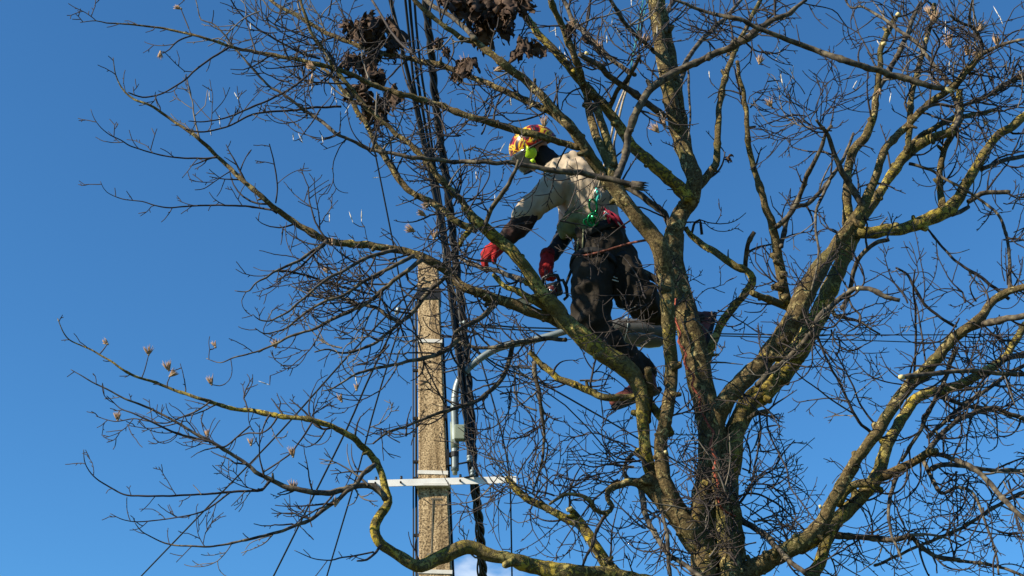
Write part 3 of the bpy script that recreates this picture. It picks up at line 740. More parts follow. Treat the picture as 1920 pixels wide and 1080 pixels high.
LEAVES = '''650,40,-.5,30,34,10;668,45,-.5,28,40,-10
700,28,-.45,46,52,15;722,32,-.4,44,66,-20;708,50,-.4,50,48,5;735,60,-.4,34,50,-35;690,36,-.5,34,36,20
660,98,-.5,34,44,10;678,100,-.5,34,56,-15;700,90,-.45,44,44,20;692,120,-.5,40,56,5;712,130,-.45,34,36,0
668,158,-.5,36,34,-20;660,165,-.45,28,26,10;690,170,-.5,34,30,10
690,188,-.5,44,36,20;712,180,-.48,50,52,0;728,168,-.5,36,44,-20;716,212,-.5,24,34,0
845,-14,-.6,40,56,15;870,-16,-.6,52,58,-5;880,0,-.6,44,44,10
908,-10,-.65,50,70,10;925,0,-.6,54,86,-5;915,40,-.6,46,50,15;935,30,-.6,36,50,-20
950,-12,-.7,44,56,-10;972,-10,-.7,38,44,-25;960,20,-.7,34,40,10
985,68,-.65,34,56,5;996,75,-.65,26,38,-20
826,72,-.5,20,24,20;836,86,-.5,18,24,-20
862,112,-.75,32,40,15;878,108,-.75,36,44,-10;870,125,-.75,30,30,0
1068,42,-.7,22,14,-40;1070,60,-.7,26,12,60
1092,66,-.5,14,24,-60
1366,292,-.1,14,18,-40'''
for k_, l in enumerate(LEAVES.split('\n')):
    root = None
    for q in l.split(';'):
        x, y, d, w_, h_, a = map(float, q.split(',')); mb = MB()
        if y > 0: stalk(x, y + 2, 5, 1.1)
        leaf(mb, x, y, d, w_ * 1.12, h_ * 1.12, a, rnd.randint(1, 999))
        leaf(mb, x + rnd.uniform(-4, 4), y + 3, d + .05, w_, h_, a + 20, rnd.randint(1, 999))
        o = mb.build('dead_leaf', M['leaf'], tree); rebase(o, P(x, y, d))

o = TW.build('twigs', M['twig'], tree); tag(o, kind='stuff')
o = TG.build('twigs', M['twig_grey'], tree); tag(o, 'pale grey twigs', kind='stuff')  # paler bark tone, given to shoots at random
# ---------------- broken branches hung up in the crown ----------------
def single(name, m, d0, d1, txt, label, cat, group=None, extra=None, seed=50):
    pts = spread([tuple(map(float, q.split(','))) for q in txt.split()], d0, d1); mb = MB(); f = limb_mesh(mb, pts, seed)
    base = P(*f[0][:3]); root = empty(name, base, label, cat, group); mb.build('stem', m, root)
    return root, f, base
root, f, base = single('broken_branch', M['branch'], -.78, -1.05, '1190,348,13 1160,340,13 1120,331,12.5 1080,323,12 1040,320,11.5 1000,313,10.5 960,306,9.5 925,305,9 880,303,8.6 845,303,8 820,300,8 790,297,8 760,293,7.6 735,287,7 700,282,6.6 668,268,6.2 655,262,6 630,250,6 605,230,6 580,212,6 562,200,5.6 545,187,5.4 525,172,5 505,162,4.6 480,137,4 460,113,3.6 433,82,3.3 423,67,3.1 397,43,2.7 377,37,2.4 370,10,2 366,-5,1.6',
    'long dark broken branch lying level across the climber, torn end in the mossy fork', 'branch', 'broken branches hung up in the tree')
mb = MB()
for k_ in range(12):
    a0 = R(k_ * 30); o0 = 5 * math.cos(a0), 5 * math.sin(a0)
    mb.tube([P(1184, 346 + o0[0] * .9, -.78 + o0[1] * .003), P(1203, 349 + o0[0] * 1.3, -.78 + o0[1] * .004), P(1203 + rnd.uniform(2, 15), 349 + o0[0] * 1.2 + rnd.uniform(-3, 3), -.78 + o0[1] * .004)], [.011, .009, .0015], 5)
mb.build('torn_end', M['branch'], root)
TW = MB(); TG = MB()
for i in range(30, len(f), 7):
    x, y, d, t = f[i]; px, py = f[i - 1][:2]; a = math.atan2(y - py, x - px); twig(x, y, d, a + rnd.choice((-1, 1)) * rnd.uniform(.6, 1.2), rnd.uniform(12, 55), 2.2, 0, .02)
twig(975, 308, -.85, R(-120), 40, 3); twig(1020, 316, -.8, R(100), 40, 3)
tag(TW.build('twigs', M['twig'], root), kind='stuff')
root, f, base = single('broken_branch', M['branch'], -.62, -.9, '1772,166,11 1755,165,12 1735,159,13 1715,152,13.5 1677,142,14 1640,131,13 1590,116,13 1540,98,12 1490,80,11 1465,70,10 1440,60,9 1410,47,8.4 1385,35,8 1355,30,7.4 1322,22,6.6 1285,8,5.4 1250,-6,4.6',
    'long straight grey branch broken off and caught in the upper right crown', 'branch', 'broken branches hung up in the tree', seed=61)
mb = MB()
for k_ in range(9):
    mb.tube([P(1762, 165, -.62), P(1775 + k_ % 3 * 4, 168 + (k_ - 4) * .8, -.62 + (k_ % 4 - 2) * .008), P(1782 + rnd.uniform(0, 12), 172 + (k_ - 4) * 1.2, -.62)], [.014, .007, .001], 4)
mb.build('torn_end', M['cutwood'], root)
TW = MB(); TG = MB()
for i in range(40, len(f), 6):
    x, y, d, t = f[i]; px, py = f[i - 1][:2]; a = math.atan2(y - py, x - px); twig(x, y, d, a + rnd.choice((-1, 1)) * rnd.uniform(.6, 1.2), rnd.uniform(25, 85), 2.8, 0, .012)
twig(1612, 122, -.7, R(-115), 50, 4, 2, 0); twig(1500, 83, -.75, R(-110), 40, 3, 2, 0)
tag(TW.build('twigs', M['twig'], root), kind='stuff')

# ---------------- concrete pole with its fittings ----------------
M['concrete'] = noisy('exposed_aggregate_concrete', [(0.34, (0.081, 0.057, 0.034)), (0.45, (0.324, 0.230, 0.128)), (0.55, (0.486, 0.351, 0.203)), (0.70, (0.675, 0.527, 0.324))], 85, 4, bump=0.5, bscale=90, bdist=.006)
M['concrete_dark'] = noisy('recess_dark_concrete', [(0.3, (0.08, 0.07, 0.055)), (0.7, (0.2, 0.17, 0.13))], 40, 4)
M['white'] = noisy('white_galvanised_steel', [(0.3, (0.50, 0.49, 0.46)), (0.7, (0.66, 0.64, 0.61))], 12, 4, bump=.05, rough=.5)
M['black'] = mat('black_cable_sheath', .55, color=(.012, .012, .014))
M['blackmetal'] = mat('black_painted_metal', .45, .3, (.02, .02, .022))
M['galv'] = noisy('galvanised_tube', [(0.3, (0.13, 0.16, 0.17)), (0.7, (0.22, 0.255, 0.265))], 9, 4, bump=.05, rough=.45, metal=.35)
M['boxgrey'] = mat('grey_green_plastic', .6, color=(.19, .22, .17))
_n = M['concrete'].node_tree; _b = _n.nodes['Principled BSDF']; _src = _b.inputs['Base Color'].links[0].from_socket
_t = _n.nodes.new('ShaderNodeTexCoord'); _m = _n.nodes.new('ShaderNodeMapping'); _m.inputs['Scale'].default_value = (9, 9, .8); _n.links.new(_t.outputs['Object'], _m.inputs[0])
_z = _n.nodes.new('ShaderNodeTexNoise'); _z.inputs['Scale'].default_value = 1.6; _z.inputs['Detail'].default_value = 6; _n.links.new(_m.outputs[0], _z.inputs['Vector'])
_r = _n.nodes.new('ShaderNodeValToRGB'); _r.color_ramp.elements[0].position = .36; _r.color_ramp.elements[0].color = (.45, .42, .38, 1); _r.color_ramp.elements[1].position = .58; _r.color_ramp.elements[1].color = (1, 1, 1, 1)
_n.links.new(_z.outputs['Fac'], _r.inputs[0]); _x = _n.nodes.new('ShaderNodeMix'); _x.data_type = 'RGBA'; _x.blend_type = 'MULTIPLY'; _x.inputs[0].default_value = 1
_n.links.new(_src, _x.inputs[6]); _n.links.new(_r.outputs[0], _x.inputs[7]); _n.links.new(_x.outputs[2], _b.inputs['Base Color'])
PD = 2.5                      # the pole stands 2.5 m behind the tree
pT = P(803, 494, PD); pB = P(817, 1080, PD)
slope = (pB.x - pT.x) / (pT.z - pB.z)
def pole_x(z): return pT.x + slope * (pT.z - z)
def pole_w(z): return .172 + .028 * (pT.z - z)
pole = empty('utility_pole', (pole_x(0), Y0 + PD, 0), 'tall tapering pebbly concrete pole with a white crossarm behind the tree', 'utility pole')
mb = MB(); zs = [0, .5] + [1 + i * .4 for i in range(16)] + [pT.z]
for z in zs:
    hw = pole_w(z) / 2; hd = hw * .8; c = .012
    for (sx, sy) in ((-hw + c, -hd), (hw - c, -hd), (hw, -hd + c), (hw, hd - c), (hw - c, hd), (-hw + c, hd), (-hw, hd - c), (-hw, -hd + c)):
        mb.v.append(Vector((pole_x(z) + sx, Y0 + PD + sy, z - (.06 if z == 0 else 0))))
for i in range(len(zs) - 1):
    for k in range(8):
        a = i * 8 + k; b = i * 8 + (k + 1) % 8; mb.addf((a, b, b + 8, a + 8))
mb.addf(tuple(range(8))[::-1]); mb.addf(tuple(len(mb.v) - 8 + k for k in range(8)))
mb.build('shaft', M['concrete'], pole, smooth=False)
def front(z): return Y0 + PD - pole_w(z) * .4
def zof(y): return P(810, y, PD - .1).z
for y in (637, 885, 1072):       # pale steel bands
    z = zof(y); mb = MB(); w_ = pole_w(z)
    mb.box((pole_x(z), Y0 + PD, z), w_ + .012, w_ * .8 + .012, .030, Matrix.Rotation(R(1.5), 3, 'Y')); mb.build('band', M['white'], pole, False)
for y, h in ((548, .10), (1046, .07)):
    z = zof(y); mb = MB(); w_ = pole_w(z); mb.box((pole_x(z), Y0 + PD, z), w_ * (1.1 if h > .08 else .5), w_ * .8 + (.016 if h > .08 else .008), h); mb.build('clamp' if h > .08 else 'slot', M['concrete_dark'] if h < .08 else M['blackmetal'], pole, False)  # slot is a raised block, the shade of its hole put into the colour
# formwork joint and the inset panel
mb = MB(); z0, z1 = zof(935), zof(1040); zc = (z0 + z1) / 2
mb.box((pole_x(zc) - .015, front(zc) - .002, zc), .009, .006, abs(z0 - z1)); mb.box((pole_x(z0) + .022, front(z0) - .002, z0), .085, .006, .012)
mb.build('inset_joint', M['concrete_dark'], pole, False)
# crossarm
a = P(690, 907, PD - .16); b = P(968, 899, PD - .10); mid = (a + b) / 2; ax = (b - a)
rot = ax.to_track_quat('X', 'Z').to_matrix(); arm = MB()
arm.box(mid, ax.length, .008, .055, rot); arm.box(mid + Vector((0, .035, .024)), ax.length * 1.0, .07, .007, rot)
M['brightsteel'] = noisy('new_galvanised_steel', [(0.3, (0.66, 0.65, 0.63)), (0.7, (0.80, 0.79, 0.77))], 12, 4, bump=.03, rough=.4)
arm_o = arm.build('crossarm', M['brightsteel'], pole, False)
mb = MB()
for q in (.05, .22, .62, .95):
    p = a.lerp(b, q) + Vector((0, -.012, .0)); mb.tube([p + Vector((0, .03, 0)), p + Vector((0, -.012, 0))], [.008, .008], 6)
    p2 = p + Vector((0, .04, .03)); mb.tube([p2, p2 + Vector((0, 0, .035))], [.012, .009], 6)
mb.build('bolt', M['blackmetal'], arm_o)
mb = MB(); z = mid.z - .025; mb.box((pole_x(z), Y0 + PD, z), pole_w(z) + .03, pole_w(z) * .8 + .10, .02); mb.build('bracket', M['white'], pole, False)
# conduits down the left edge and an added black strip for the pole's shaded right side
mb = MB()
for off, r in ((-.020, .010), (-.043, .006)):
    zz = [0] + [zof(y) for y in (1080, 900, 760, 620, 560)]
    mb.tube([Vector((pole_x(z) - pole_w(z) / 2 + off, Y0 + PD - .05, z)) for z in zz], [r] * 6, 7)
c_o = mb.build('conduit', M['black'], pole)
for y in (780, 862, 893, 905, 690, 1000):
    z = zof(y); mb = MB(); mb.box((pole_x(z) - pole_w(z) / 2 - .018, Y0 + PD - .05, z), .055, .03, .018); mb.build('clip', M['blackmetal'], c_o, False)
mb = MB(); zz = [0] + [zof(y) for y in (1080, 900, 800, 700, 620)]
mb.tube([Vector((pole_x(z) + pole_w(z) / 2 + .012, Y0 + PD - .03, z)) for z in zz], [.009] * 6, 6); mb.build('shade_strip', M['black'], pole)
# small insulators on the far left of the pole head and the spools on the cable side
def insul(x, y, d, ax_, nm='insulator'):
    mb = MB(); c = P(x, y, d); ax_ = Vector(ax_).normalized()
    prof = [(0, .012), (.004, .026), (.018, .028), (.026, .016), (.034, .028), (.05, .026), (.056, .012), (.075, .009)]
    mb.tube([c + ax_ * t for t, r in prof], [r * .8 for t, r in prof], 12); mb.build(nm, M['galv'], pole)
    mb = MB(); mb.tube([c, c + (Vector((pole_x(c.z), Y0 + PD, c.z)) - c) * .8], [.008, .008], 6); mb.build('insulator_pin', M['blackmetal'], pole)
insul(748, 578, PD - .1, (-.35, -.1, -.9)); insul(866, 668, PD - .15, (.1, -.2, .9)); insul(862, 607, PD - .1, (.9, -.2, .1)); insul(867, 690, PD - .15, (.1, -.2, .9)); insul(880, 866, PD - .15, (0, 0, 1)); insul(886, 893, PD - .15, (0, 0, 1)); insul(848, 650, PD - .1, (.5, -.4, .5))

# ---------------- street lamp on the pole ----------------
lx = P(853, 882, PD - .1)
lamp = empty('street_lamp', lx, 'pale grey street lamp on a curved tube arm clamped to the concrete pole', 'street lamp')
arm = crom([(853, 882), (853, 840), (853, 800), (852, 760), (856, 725), (868, 702), (893, 678), (925, 657), (955, 647), (990, 640), (1030, 630), (1060, 621), (1100, 612), (1140, 606)], 8)
mb = MB(); n_ = len(arm); mb.tube([P(x, y, PD - .1 - .25 * (i / n_) ** 2) for i, (x, y) in enumerate(arm)], [.029 * (1.08 if i < n_ * .3 else 1) for i in range(n_)], 14); mb.build('arm_tube', M['galv'], lamp)
mb = MB(); mb.tube([P(853, 890, PD - .1), P(853, 870, PD - .1)], [.018, .028], 12); mb.build('tube_end', M['boxgrey'], lamp)
mb = MB(); mb.tube([P(852, 792, PD - .1), P(853, 842, PD - .1)], [.034, .034], 14); mb.build('collar', M['boxgrey'], lamp)
mb = MB(); mb.box(P(862, 812, PD - .14), .085, .07, .125); bx_ = mb.build('junction_box', M['boxgrey'], lamp, False)
bv = bx_.modifiers.new('b', 'BEVEL'); bv.width = .008; bv.segments = 2
for y in (766, 853):
    mb = MB(); c = P(852, y, PD - .1); mb.box(((c.x + pole_x(c.z) + pole_w(c.z) / 2) / 2, c.y, c.z), abs(c.x - pole_x(c.z) - pole_w(c.z) / 2) + .01, .035, .03)
    mb.box((pole_x(c.z) + pole_w(c.z) / 2 + .012, c.y, c.z - .03), .022, .06, .13)
    mb.tube([c + Vector((0, 0, -.02)), c + Vector((0, 0, .02))], [.036, .036], 12); mb.build('clamp', M['blackmetal'], lamp, False)
# luminaire: a long pod, glass bowl below
M['pod'] = noisy('lamp_housing_grey', [(.3, (.05, .048, .045)), (.7, (.10, .098, .092))], 8, 3, bump=.03, rough=.35)
M['bowl'] = mat('smoked_lamp_bowl', .12, color=(.06, .062, .065), spec=.6)
mb = MB(); P0 = P(1122, 612, PD - .35); P1 = P(1262, 632, PD - .25); ax = P1 - P0
pr = [(0, .03), (.05, .055), (.15, .085), (.35, .130), (.6, .135), (.82, .12), (.95, .06), (1, .02)]
mb.tube([P0 + ax * t for t, r in pr], [r for t, r in pr], 20, sq=.7); pod = mb.build('housing', M['pod'], lamp)
mb = MB(); pr = [(.30, .03), (.36, .075), (.5, .095), (.68, .095), (.82, .07), (.9, .02)]
mb.tube([P0 + ax * t + Vector((0, -.012, -.06)) for t, r in pr], [r for t, r in pr], 20, sq=.7); mb.build('lamp_bowl', M['bowl'], lamp)
mb = MB(); mb.tube([P0 + ax * .34, P0 + ax * .35], [.134, .134], 20, sq=.8); mb.build('housing_rim', M['galv'], lamp)

# ---------------- overhead cables and wires ----------------
def cable(label, pts, r, m='black', group='overhead cables', twist=0, name='overhead_cable', cat='cable'):
    if group == "overhead cables": r *= 1.3
    q = crom([tuple(p) for p in pts], 30); W = [P(*p) for p in q]
    a = W[0] + (W[0] - W[1]).normalized() * 1.0
    mb = MB()
    if twist:
        for s in range(twist):
            N = []; acc = 0
            fine_ = []
            for i in range(len(W) - 1):
                for j in range(6): fine_.append(W[i].lerp(W[i + 1], j / 6))
            fine_.append(W[-1])
            for i, p in enumerate(fine_):
                if i: acc += (p - fine_[i - 1]).length
                ph = acc * 13 + s * 2 * math.pi / twist
                N.append(p + Vector((math.cos(ph), math.sin(ph) * .8, math.sin(ph) * .5)) * r * .95)
            mb.tube(N, [r * .72] * len(N), 6)
    else: mb.tube(W, [r] * len(W), 6)
    o = mb.build(name, M[m], None); rebase(o, W[0]); tag(o, label, cat, group); return o
def far(x, y, d): return (x, y, d)
cable('leftmost black cable at the top, joining the bundle beside the pole', [(716, -70, 0.6), (732, 0, .9), (757, 105, 1.3), (775, 180, 1.5), (792, 262, 1.7), (811, 350, 1.9), (825, 420, 2.0), (836, 490, 2.1), (847, 580, 2.2), (860, 680, 2.3), (874, 790, 2.4), (886, 893, 2.4)], .0135)
cable('thin black cable second from the left at the top of the bundle', [(755, -70, .7), (760, 0, 1.0), (768, 75, 1.2), (775, 150, 1.4), (785, 205, 1.6), (798, 268, 1.8), (814, 350, 1.9), (828, 420, 2.05), (842, 520, 2.2), (857, 640, 2.3), (871, 760, 2.35), (884, 893, 2.45)], .009)
cable('middle thin black cable of the bundle above the pole', [(764, -70, .75), (768, 0, 1.0), (777, 100, 1.3), (788, 180, 1.5), (803, 265, 1.8), (818, 350, 2.0), (832, 430, 2.1), (846, 540, 2.2), (861, 660, 2.3), (877, 790, 2.4), (889, 893, 2.45)], .010)
cable('fourth black cable of the bundle, beside the thick twisted one', [(774, -70, .75), (777, 0, 1.0), (783, 75, 1.2), (792, 150, 1.4), (801, 205, 1.6), (810, 275, 1.85), (822, 350, 2.0), (835, 430, 2.1), (850, 540, 2.2), (866, 660, 2.3), (881, 800, 2.4), (891, 893, 2.45)], .0085)
cable('thick twisted black cable running down past the right of the pole', [(793, -70, .8), (797, 0, 1.1), (806, 75, 1.3), (815, 175, 1.6), (826, 265, 1.85), (838, 350, 2.0), (848, 430, 2.15), (858, 520, 2.3), (868, 600, 2.4), (876, 690, 2.5), (884, 790, 2.5), (889, 893, 2.5), (900, 985, 3.0), (907, 1080, 3.6), (914, 1160, 4.2)], .017, twist=3)
cable('second twisted cable from the crossarm down out of the picture', [(842, 500, 2.2), (850, 600, 2.25), (862, 700, 2.3), (874, 810, 2.35), (883, 893, 2.4), (894, 985, 2.9), (898, 1080, 3.5), (901, 1160, 4.0)], .009, twist=2)
cable('thin black wire crossing in front of the pole head from upper left', [(690, 200, 1.0), (694, 240, 1.1), (700, 270, 1.2), (710, 320, 1.3), (725, 395, 1.45), (742, 482, 1.65), (755, 552, 1.8), (780, 625, 2.0), (795, 680, 2.1), (812, 715, 2.15), (836, 762, 2.25)], .0065, group='thin service wires')
cable('longest slanting wire from the pole head down to the lower left', [(796, 520, 2.4), (735, 582, 2.8), (655, 665, 3.4), (525, 810, 4.6), (395, 945, 6), (265, 1080, 8), (180, 1170, 10)], .0085, group='thin service wires')
cable('slanting wire from the pole head, middle of the three', [(794, 530, 2.4), (735, 620, 2.6), (720, 650, 2.7), (687, 720, 3.0), (650, 805, 3.4), (582, 942, 4.2), (513, 1080, 5.4), (470, 1165, 6.2)], .0085, group='thin service wires')
cable('steepest slanting wire from the pole head to the lower left', [(792, 540, 2.4), (755, 600, 2.6), (725, 690, 2.8), (697, 785, 3.1), (675, 870, 3.4), (645, 972, 3.9), (612, 1083, 4.6), (590, 1160, 5)], .007, group='thin service wires')
cable('steep wire from the bundle down past the right end of the crossarm', [(866, 540, 2.3), (890, 635, 2.4), (915, 720, 2.5), (940, 810, 2.6), (955, 890, 2.7), (958, 970, 2.8), (960, 1080, 3.0), (961, 1160, 3.2)], .0065, group='thin service wires')
cable('upper of two wires slanting from the pole behind the trunk', [(848, 610, 2.4), (880, 645, 2.5), (930, 683, 2.7), (1017, 720, 3.1), (1100, 766, 3.5), (1190, 818, 4.0), (1300, 885, 4.8), (1420, 965, 5.8), (1560, 1080, 7.2), (1660, 1165, 8)], .0085, group='thin service wires')
cable('lower of two wires slanting from the pole behind the trunk', [(848, 618, 2.4), (930, 689, 2.7), (1017, 730, 3.1), (1060, 760, 3.3), (1100, 800, 3.6), (1150, 860, 4.0), (1230, 960, 4.8), (1310, 1090, 5.8)], .006, group='thin service wires')
cable('upper level wire running right from the pole behind the crown', [(868, 607, 2.4), (960, 613, 3.2), (1040, 616, 4), (1360, 626, 6), (1640, 628, 8), (1920, 627, 11), (2000, 626, 12)], .008, group='thin service wires')
cable('lower level wire running right from the pole behind the crown', [(868, 611, 2.4), (1040, 622, 4), (1360, 630, 6), (1640, 639, 8), (1760, 642, 9), (1920, 636, 11), (2000, 633, 12)], .007, group='thin service wires')

# ---------------- ground (below the frame) ----------------
me = bpy.data.meshes.new('ground'); g_ = 900
me.from_pydata([(-g_, -g_, 0), (g_, -g_, 0), (g_, g_, 0), (-g_, g_, 0)], [], [(0, 1, 2, 3)])
M['grass'] = noisy('winter_grass', [(.3, (.035, .05, .018)), (.7, (.09, .10, .04))], 3, 8, bump=.3)
o = link('ground', me, M['grass'], smooth=False); o['kind'] = 'structure'
# ---------------- the climber ----------------
RX = Vector((1, 0, 0)); UP = Vector((0, -SP, CP)); FW = Vector((0, CP, SP))
MD = 0.38                         # the climber hangs this far behind the plane of the trunk
def Q(x, y, d=0.0): return P(x, y, MD + d)
def capsule(mb, pts, n=14, sq=None):
    """pts: [(Vector, radius)...] closed rounded limb"""
    C_ = []; Rr = []
    p0, r0 = pts[0]; t = (pts[1][0] - p0).normalized()
    for q in (.98, .8, .5): C_.append(p0 - t * r0 * q); Rr.append(r0 * math.sqrt(max(0.001, 1 - q * q)))
    n_ = len(pts)
    for i in range(n_ - 1):
        a, ra = pts[i]; b, rb = pts[i + 1]
        for j in range(4): C_.append(a.lerp(b, j / 4)); Rr.append(ra + (rb - ra) * j / 4)
    p1, r1 = pts[-1]; t = (p1 - pts[-2][0]).normalized(); C_.append(p1); Rr.append(r1)
    for q in (.5, .8, .98): C_.append(p1 + t * r1 * q); Rr.append(r1 * math.sqrt(max(0.001, 1 - q * q)))
    mb.tube(C_, Rr, n, sq=sq)
def soft(name, strokes, m, parent, vox=.012, fold=.0, fs=9, smooth=4, seed=0, stretch=None, extra=None):
    mb = MB()
    for s in strokes: capsule(mb, [(Q(x, y, d), r) for x, y, d, r in s])
    if extra: extra(mb)
    me = bpy.data.meshes.new(name + '_raw'); me.from_pydata(mb.v, [], mb.f); me.update()
    o = bpy.data.objects.new('tmp', me); COL.objects.link(o)
    rm = o.modifiers.new('r', 'REMESH'); rm.mode = 'VOXEL'; rm.voxel_size = vox
    sm = o.modifiers.new('s', 'SMOOTH'); sm.factor = .5; sm.iterations = smooth
    dg = bpy.context.evaluated_depsgraph_get(); ev = o.evaluated_get(dg); new = bpy.data.meshes.new_from_object(ev)
    bpy.data.objects.remove(o); bpy.data.meshes.remove(me)
    if fold:
        nr = [v.normal.copy() for v in new.vertices]
        for v, nn in zip(new.vertices, nr):
            c = v.co * fs
            if stretch: c = Vector((c.x * stretch[0], c.y * stretch[1], c.z * stretch[2]))
            c += Vector((seed, seed * .3, 0))
            h = 1 - abs(noise.noise(c)) * 2.4; h2 = noise.noise(c * 2.3)
            v.co += nn * fold * (h * .8 + h2 * .5)
    new.name = name
    return link(name, new, m, parent)
M['skin'] = mat('skin', .55, color=(.45, .26, .18))
M['hoodie'] = noisy('beige_fleece', [(.3, (.27, .215, .16)), (.7, (.42, .345, .265))], 7, 8, bump=.5, bscale=160, bdist=.002)
M['olive'] = noisy('olive_shirt', [(.3, (0.100, 0.106, 0.048)), (.7, (0.213, 0.219, 0.106))], 14, 5, bump=.3, bscale=120)
M['darksleeve'] = noisy('dark_brown_sleeve', [(.35, (.012, .009, .010)), (.6, (.035, .018, .016)), (.75, (.075, .02, .02))], 13, 5, bump=.3, bscale=90)
M['navy'] = noisy('dark_navy_sleeve', [(.3, (.008, .009, .013)), (.7, (.025, .026, .035))], 10, 5, bump=.3)
M['trouser'] = noisy('black_saw_trousers', [(.3, (.010, .007, .005)), (.55, (.022, .016, .011)), (.8, (.055, .040, .028))], 7, 6, bump=.4, bscale=70)
M['glove'] = noisy('red_work_glove', [(.3, (0.187, 0.007, 0.009)), (.7, (0.357, 0.015, 0.017))], 16, 4, bump=.3, bscale=90)
M['palm'] = noisy('dark_red_glove_palm', [(.35, (.05, .006, .008)), (.7, (.22, .015, .02))], 40, 4, bump=.4, bscale=90)
M['boot'] = noisy('maroon_boot_leather', [(.3, (0.053, 0.018, 0.017)), (.7, (0.195, 0.060, 0.051))], 12, 5, bump=.3, rough=.6)
M['sole'] = mat('black_rubber', .7, color=(.012, .011, .011))
M['webbing'] = mat('black_webbing', .7, color=(.012, .012, .013))
M['redweb'] = noisy('red_webbing', [(.4, (0.180, 0.006, 0.024)), (.6, (0.300, 0.018, 0.048))], 30, 3, bump=.2)
M['green'] = mat('green_anodised_metal', .25, .75, (.008, .22, .08), .5)
M['steel'] = mat('bright_metal', .25, .9, (.7, .7, .7))
man = empty('person', Q(1190, 745, 0), 'climber in beige hoodie, black trousers and patterned helmet leaning left with a saw', 'person')
# body: one continuous figure
hf = (-RX * .88 - UP * .47).normalized(); hu = (-RX * .47 + UP * .88).normalized(); hl = hf.cross(hu)
if hl.dot(FW) > 0: hl = -hl
HC = Q(1003, 281, 0)
def head_extra(mb):
    def ell(c, a, b, c3, n=16):
        pts = []; rr = []
        for i in range(n + 1):
            th = math.pi * i / n; pts.append(c - hu * math.cos(th) * b); rr.append(max(.003, math.sin(th)))
        b0 = len(mb.v)
        for i, p in enumerate(pts):
            for k_ in range(20):
                ph = 2 * math.pi * k_ / 20; mb.v.append(p + (hf * math.cos(ph) * a + hl * math.sin(ph) * c3) * rr[i])
        for i in range(n):
            for k_ in range(20):
                q = b0 + i * 20; mb.addf((q + k_, q + (k_ + 1) % 20, q + 20 + (k_ + 1) % 20, q + 20 + k_))
        mb.addf(tuple(b0 + k_ for k_ in range(20))[::-1]); mb.addf(tuple(b0 + n * 20 + k_ for k_ in range(20)))
    ell(HC + hu * .02, .10, .115, .078)                       # cranium
    ell(HC + hf * .035 - hu * .055, .062, .075, .055)          # jaw
    capsule(mb, [(HC + hf * .095 + hu * .005, .010), (HC + hf * .118 - hu * .028, .014)], 8)      # nose
    capsule(mb, [(HC + hf * .09 - hu * .072 + hl * .015, .010), (HC + hf * .09 - hu * .072 - hl * .015, .010)], 8)   # lips
    capsule(mb, [(HC + hf * .07 - hu * .105, .02), (HC + hf * .05 - hu * .105, .03)], 8)   # chin
    for s in (1, -1): capsule(mb, [(HC - hf * .005 + hu * .012 + hl * .08 * s, .012), (HC - hf * .01 - hu * .025 + hl * .08 * s, .010)], 8)
    capsule(mb, [(HC - hf * .03 - hu * .03, .06), (Q(1040, 316, 0), .062)])
def hand(wrist, palm_dir, up_dir, curl, rw, rf, fist=1.0, thumb=1, big=1.0):
    """palm and five unequal bent fingers as capsules; returns list of [(Vector, r)...]"""
    pd = palm_dir.normalized(); ud = (up_dir - pd * up_dir.dot(pd)).normalized(); sd_ = pd.cross(ud)
    out_ = [[(wrist - pd * .02, rw), (wrist + pd * .045, rw * 1.12), (wrist + pd * .07, rw * .95)]]
    for i, (off, ln) in enumerate(((-.033, .085), (-.011, .096), (.012, .090), (.034, .072))):
        k0 = wrist + pd * .075 + sd_ * off; c1 = curl * (1 + .08 * i)
        def rotd(a): return pd * math.cos(a) - ud * math.sin(a)
        a1 = k0 + rotd(c1 * .5) * ln * .45; a2 = a1 + rotd(c1 * 1.3) * ln * .32; a3 = a2 + rotd(c1 * 2.0) * ln * .25
        out_.append([(k0 - pd * .03, rf * 1.05), (k0, rf * 1.1), (a1, rf), (a2, rf * .92), (a3, rf * .8)])
    t0 = wrist + pd * .02 - sd_ * .03 * thumb; t1 = t0 - sd_ * .022 * thumb + pd * .03 - ud * .018; t2 = t1 + pd * .025 - ud * .028
    out_.append([(t0, rf * 1.3), (t1, rf * 1.15), (t2, rf * .95)])
    return [[(wrist + (p_ - wrist) * big, r_) for p_, r_ in s_] for s_ in out_]
LW = Q(932, 464, -.12); LD = Q(893, 495, -.10) - LW
RW_ = Q(1026, 489, -.02); RD = Q(1020, 522, -.06) - RW_
def hands(scale_w, scale_f, big=1.0):
    return [hand(LW, LD, UP * .75 - RX * .6 - FW * .2, .75, .034 * scale_w, .0105 * scale_f, thumb=1, big=big), hand(RW_, RD, -FW * .8 - RX * .5, 1.0, .034 * scale_w, .0105 * scale_f, thumb=-1, big=big)]
body_strokes = [
    [(1040, 318, 0, .06), (1050, 330, 0, .10), (1075, 372, 0, .125), (1100, 415, 0, .115), (1125, 460, 0, .125)],
    [(1040, 340, -.06, .06), (1028, 352, -.14, .05), (987, 398, -.17, .038), (940, 457, -.12, .026)],
    [(1058, 345, .10, .06), (1066, 365, .15, .048), (1060, 438, .10, .036), (1028, 486, -.01, .025)],
    [(1120, 470, -.04, .09), (1110, 540, -.10, .075), (1106, 605, -.09, .055), (1160, 668, 0, .05), (1212, 702, .05, .034), (1195, 728, .03, .03), (1165, 745, .0, .025)],
    [(1140, 470, .07, .09), (1168, 535, -.02, .075), (1186, 566, -.04, .055), (1240, 586, .12, .05), (1306, 604, .28, .034), (1322, 622, .28, .03)]]
def bx(mb):
    head_extra(mb)
    for h in hands(.8, .8):
        for s in h: capsule(mb, s, 8)
soft('body', body_strokes, M['skin'], man, vox=.008, smooth=2, extra=bx)
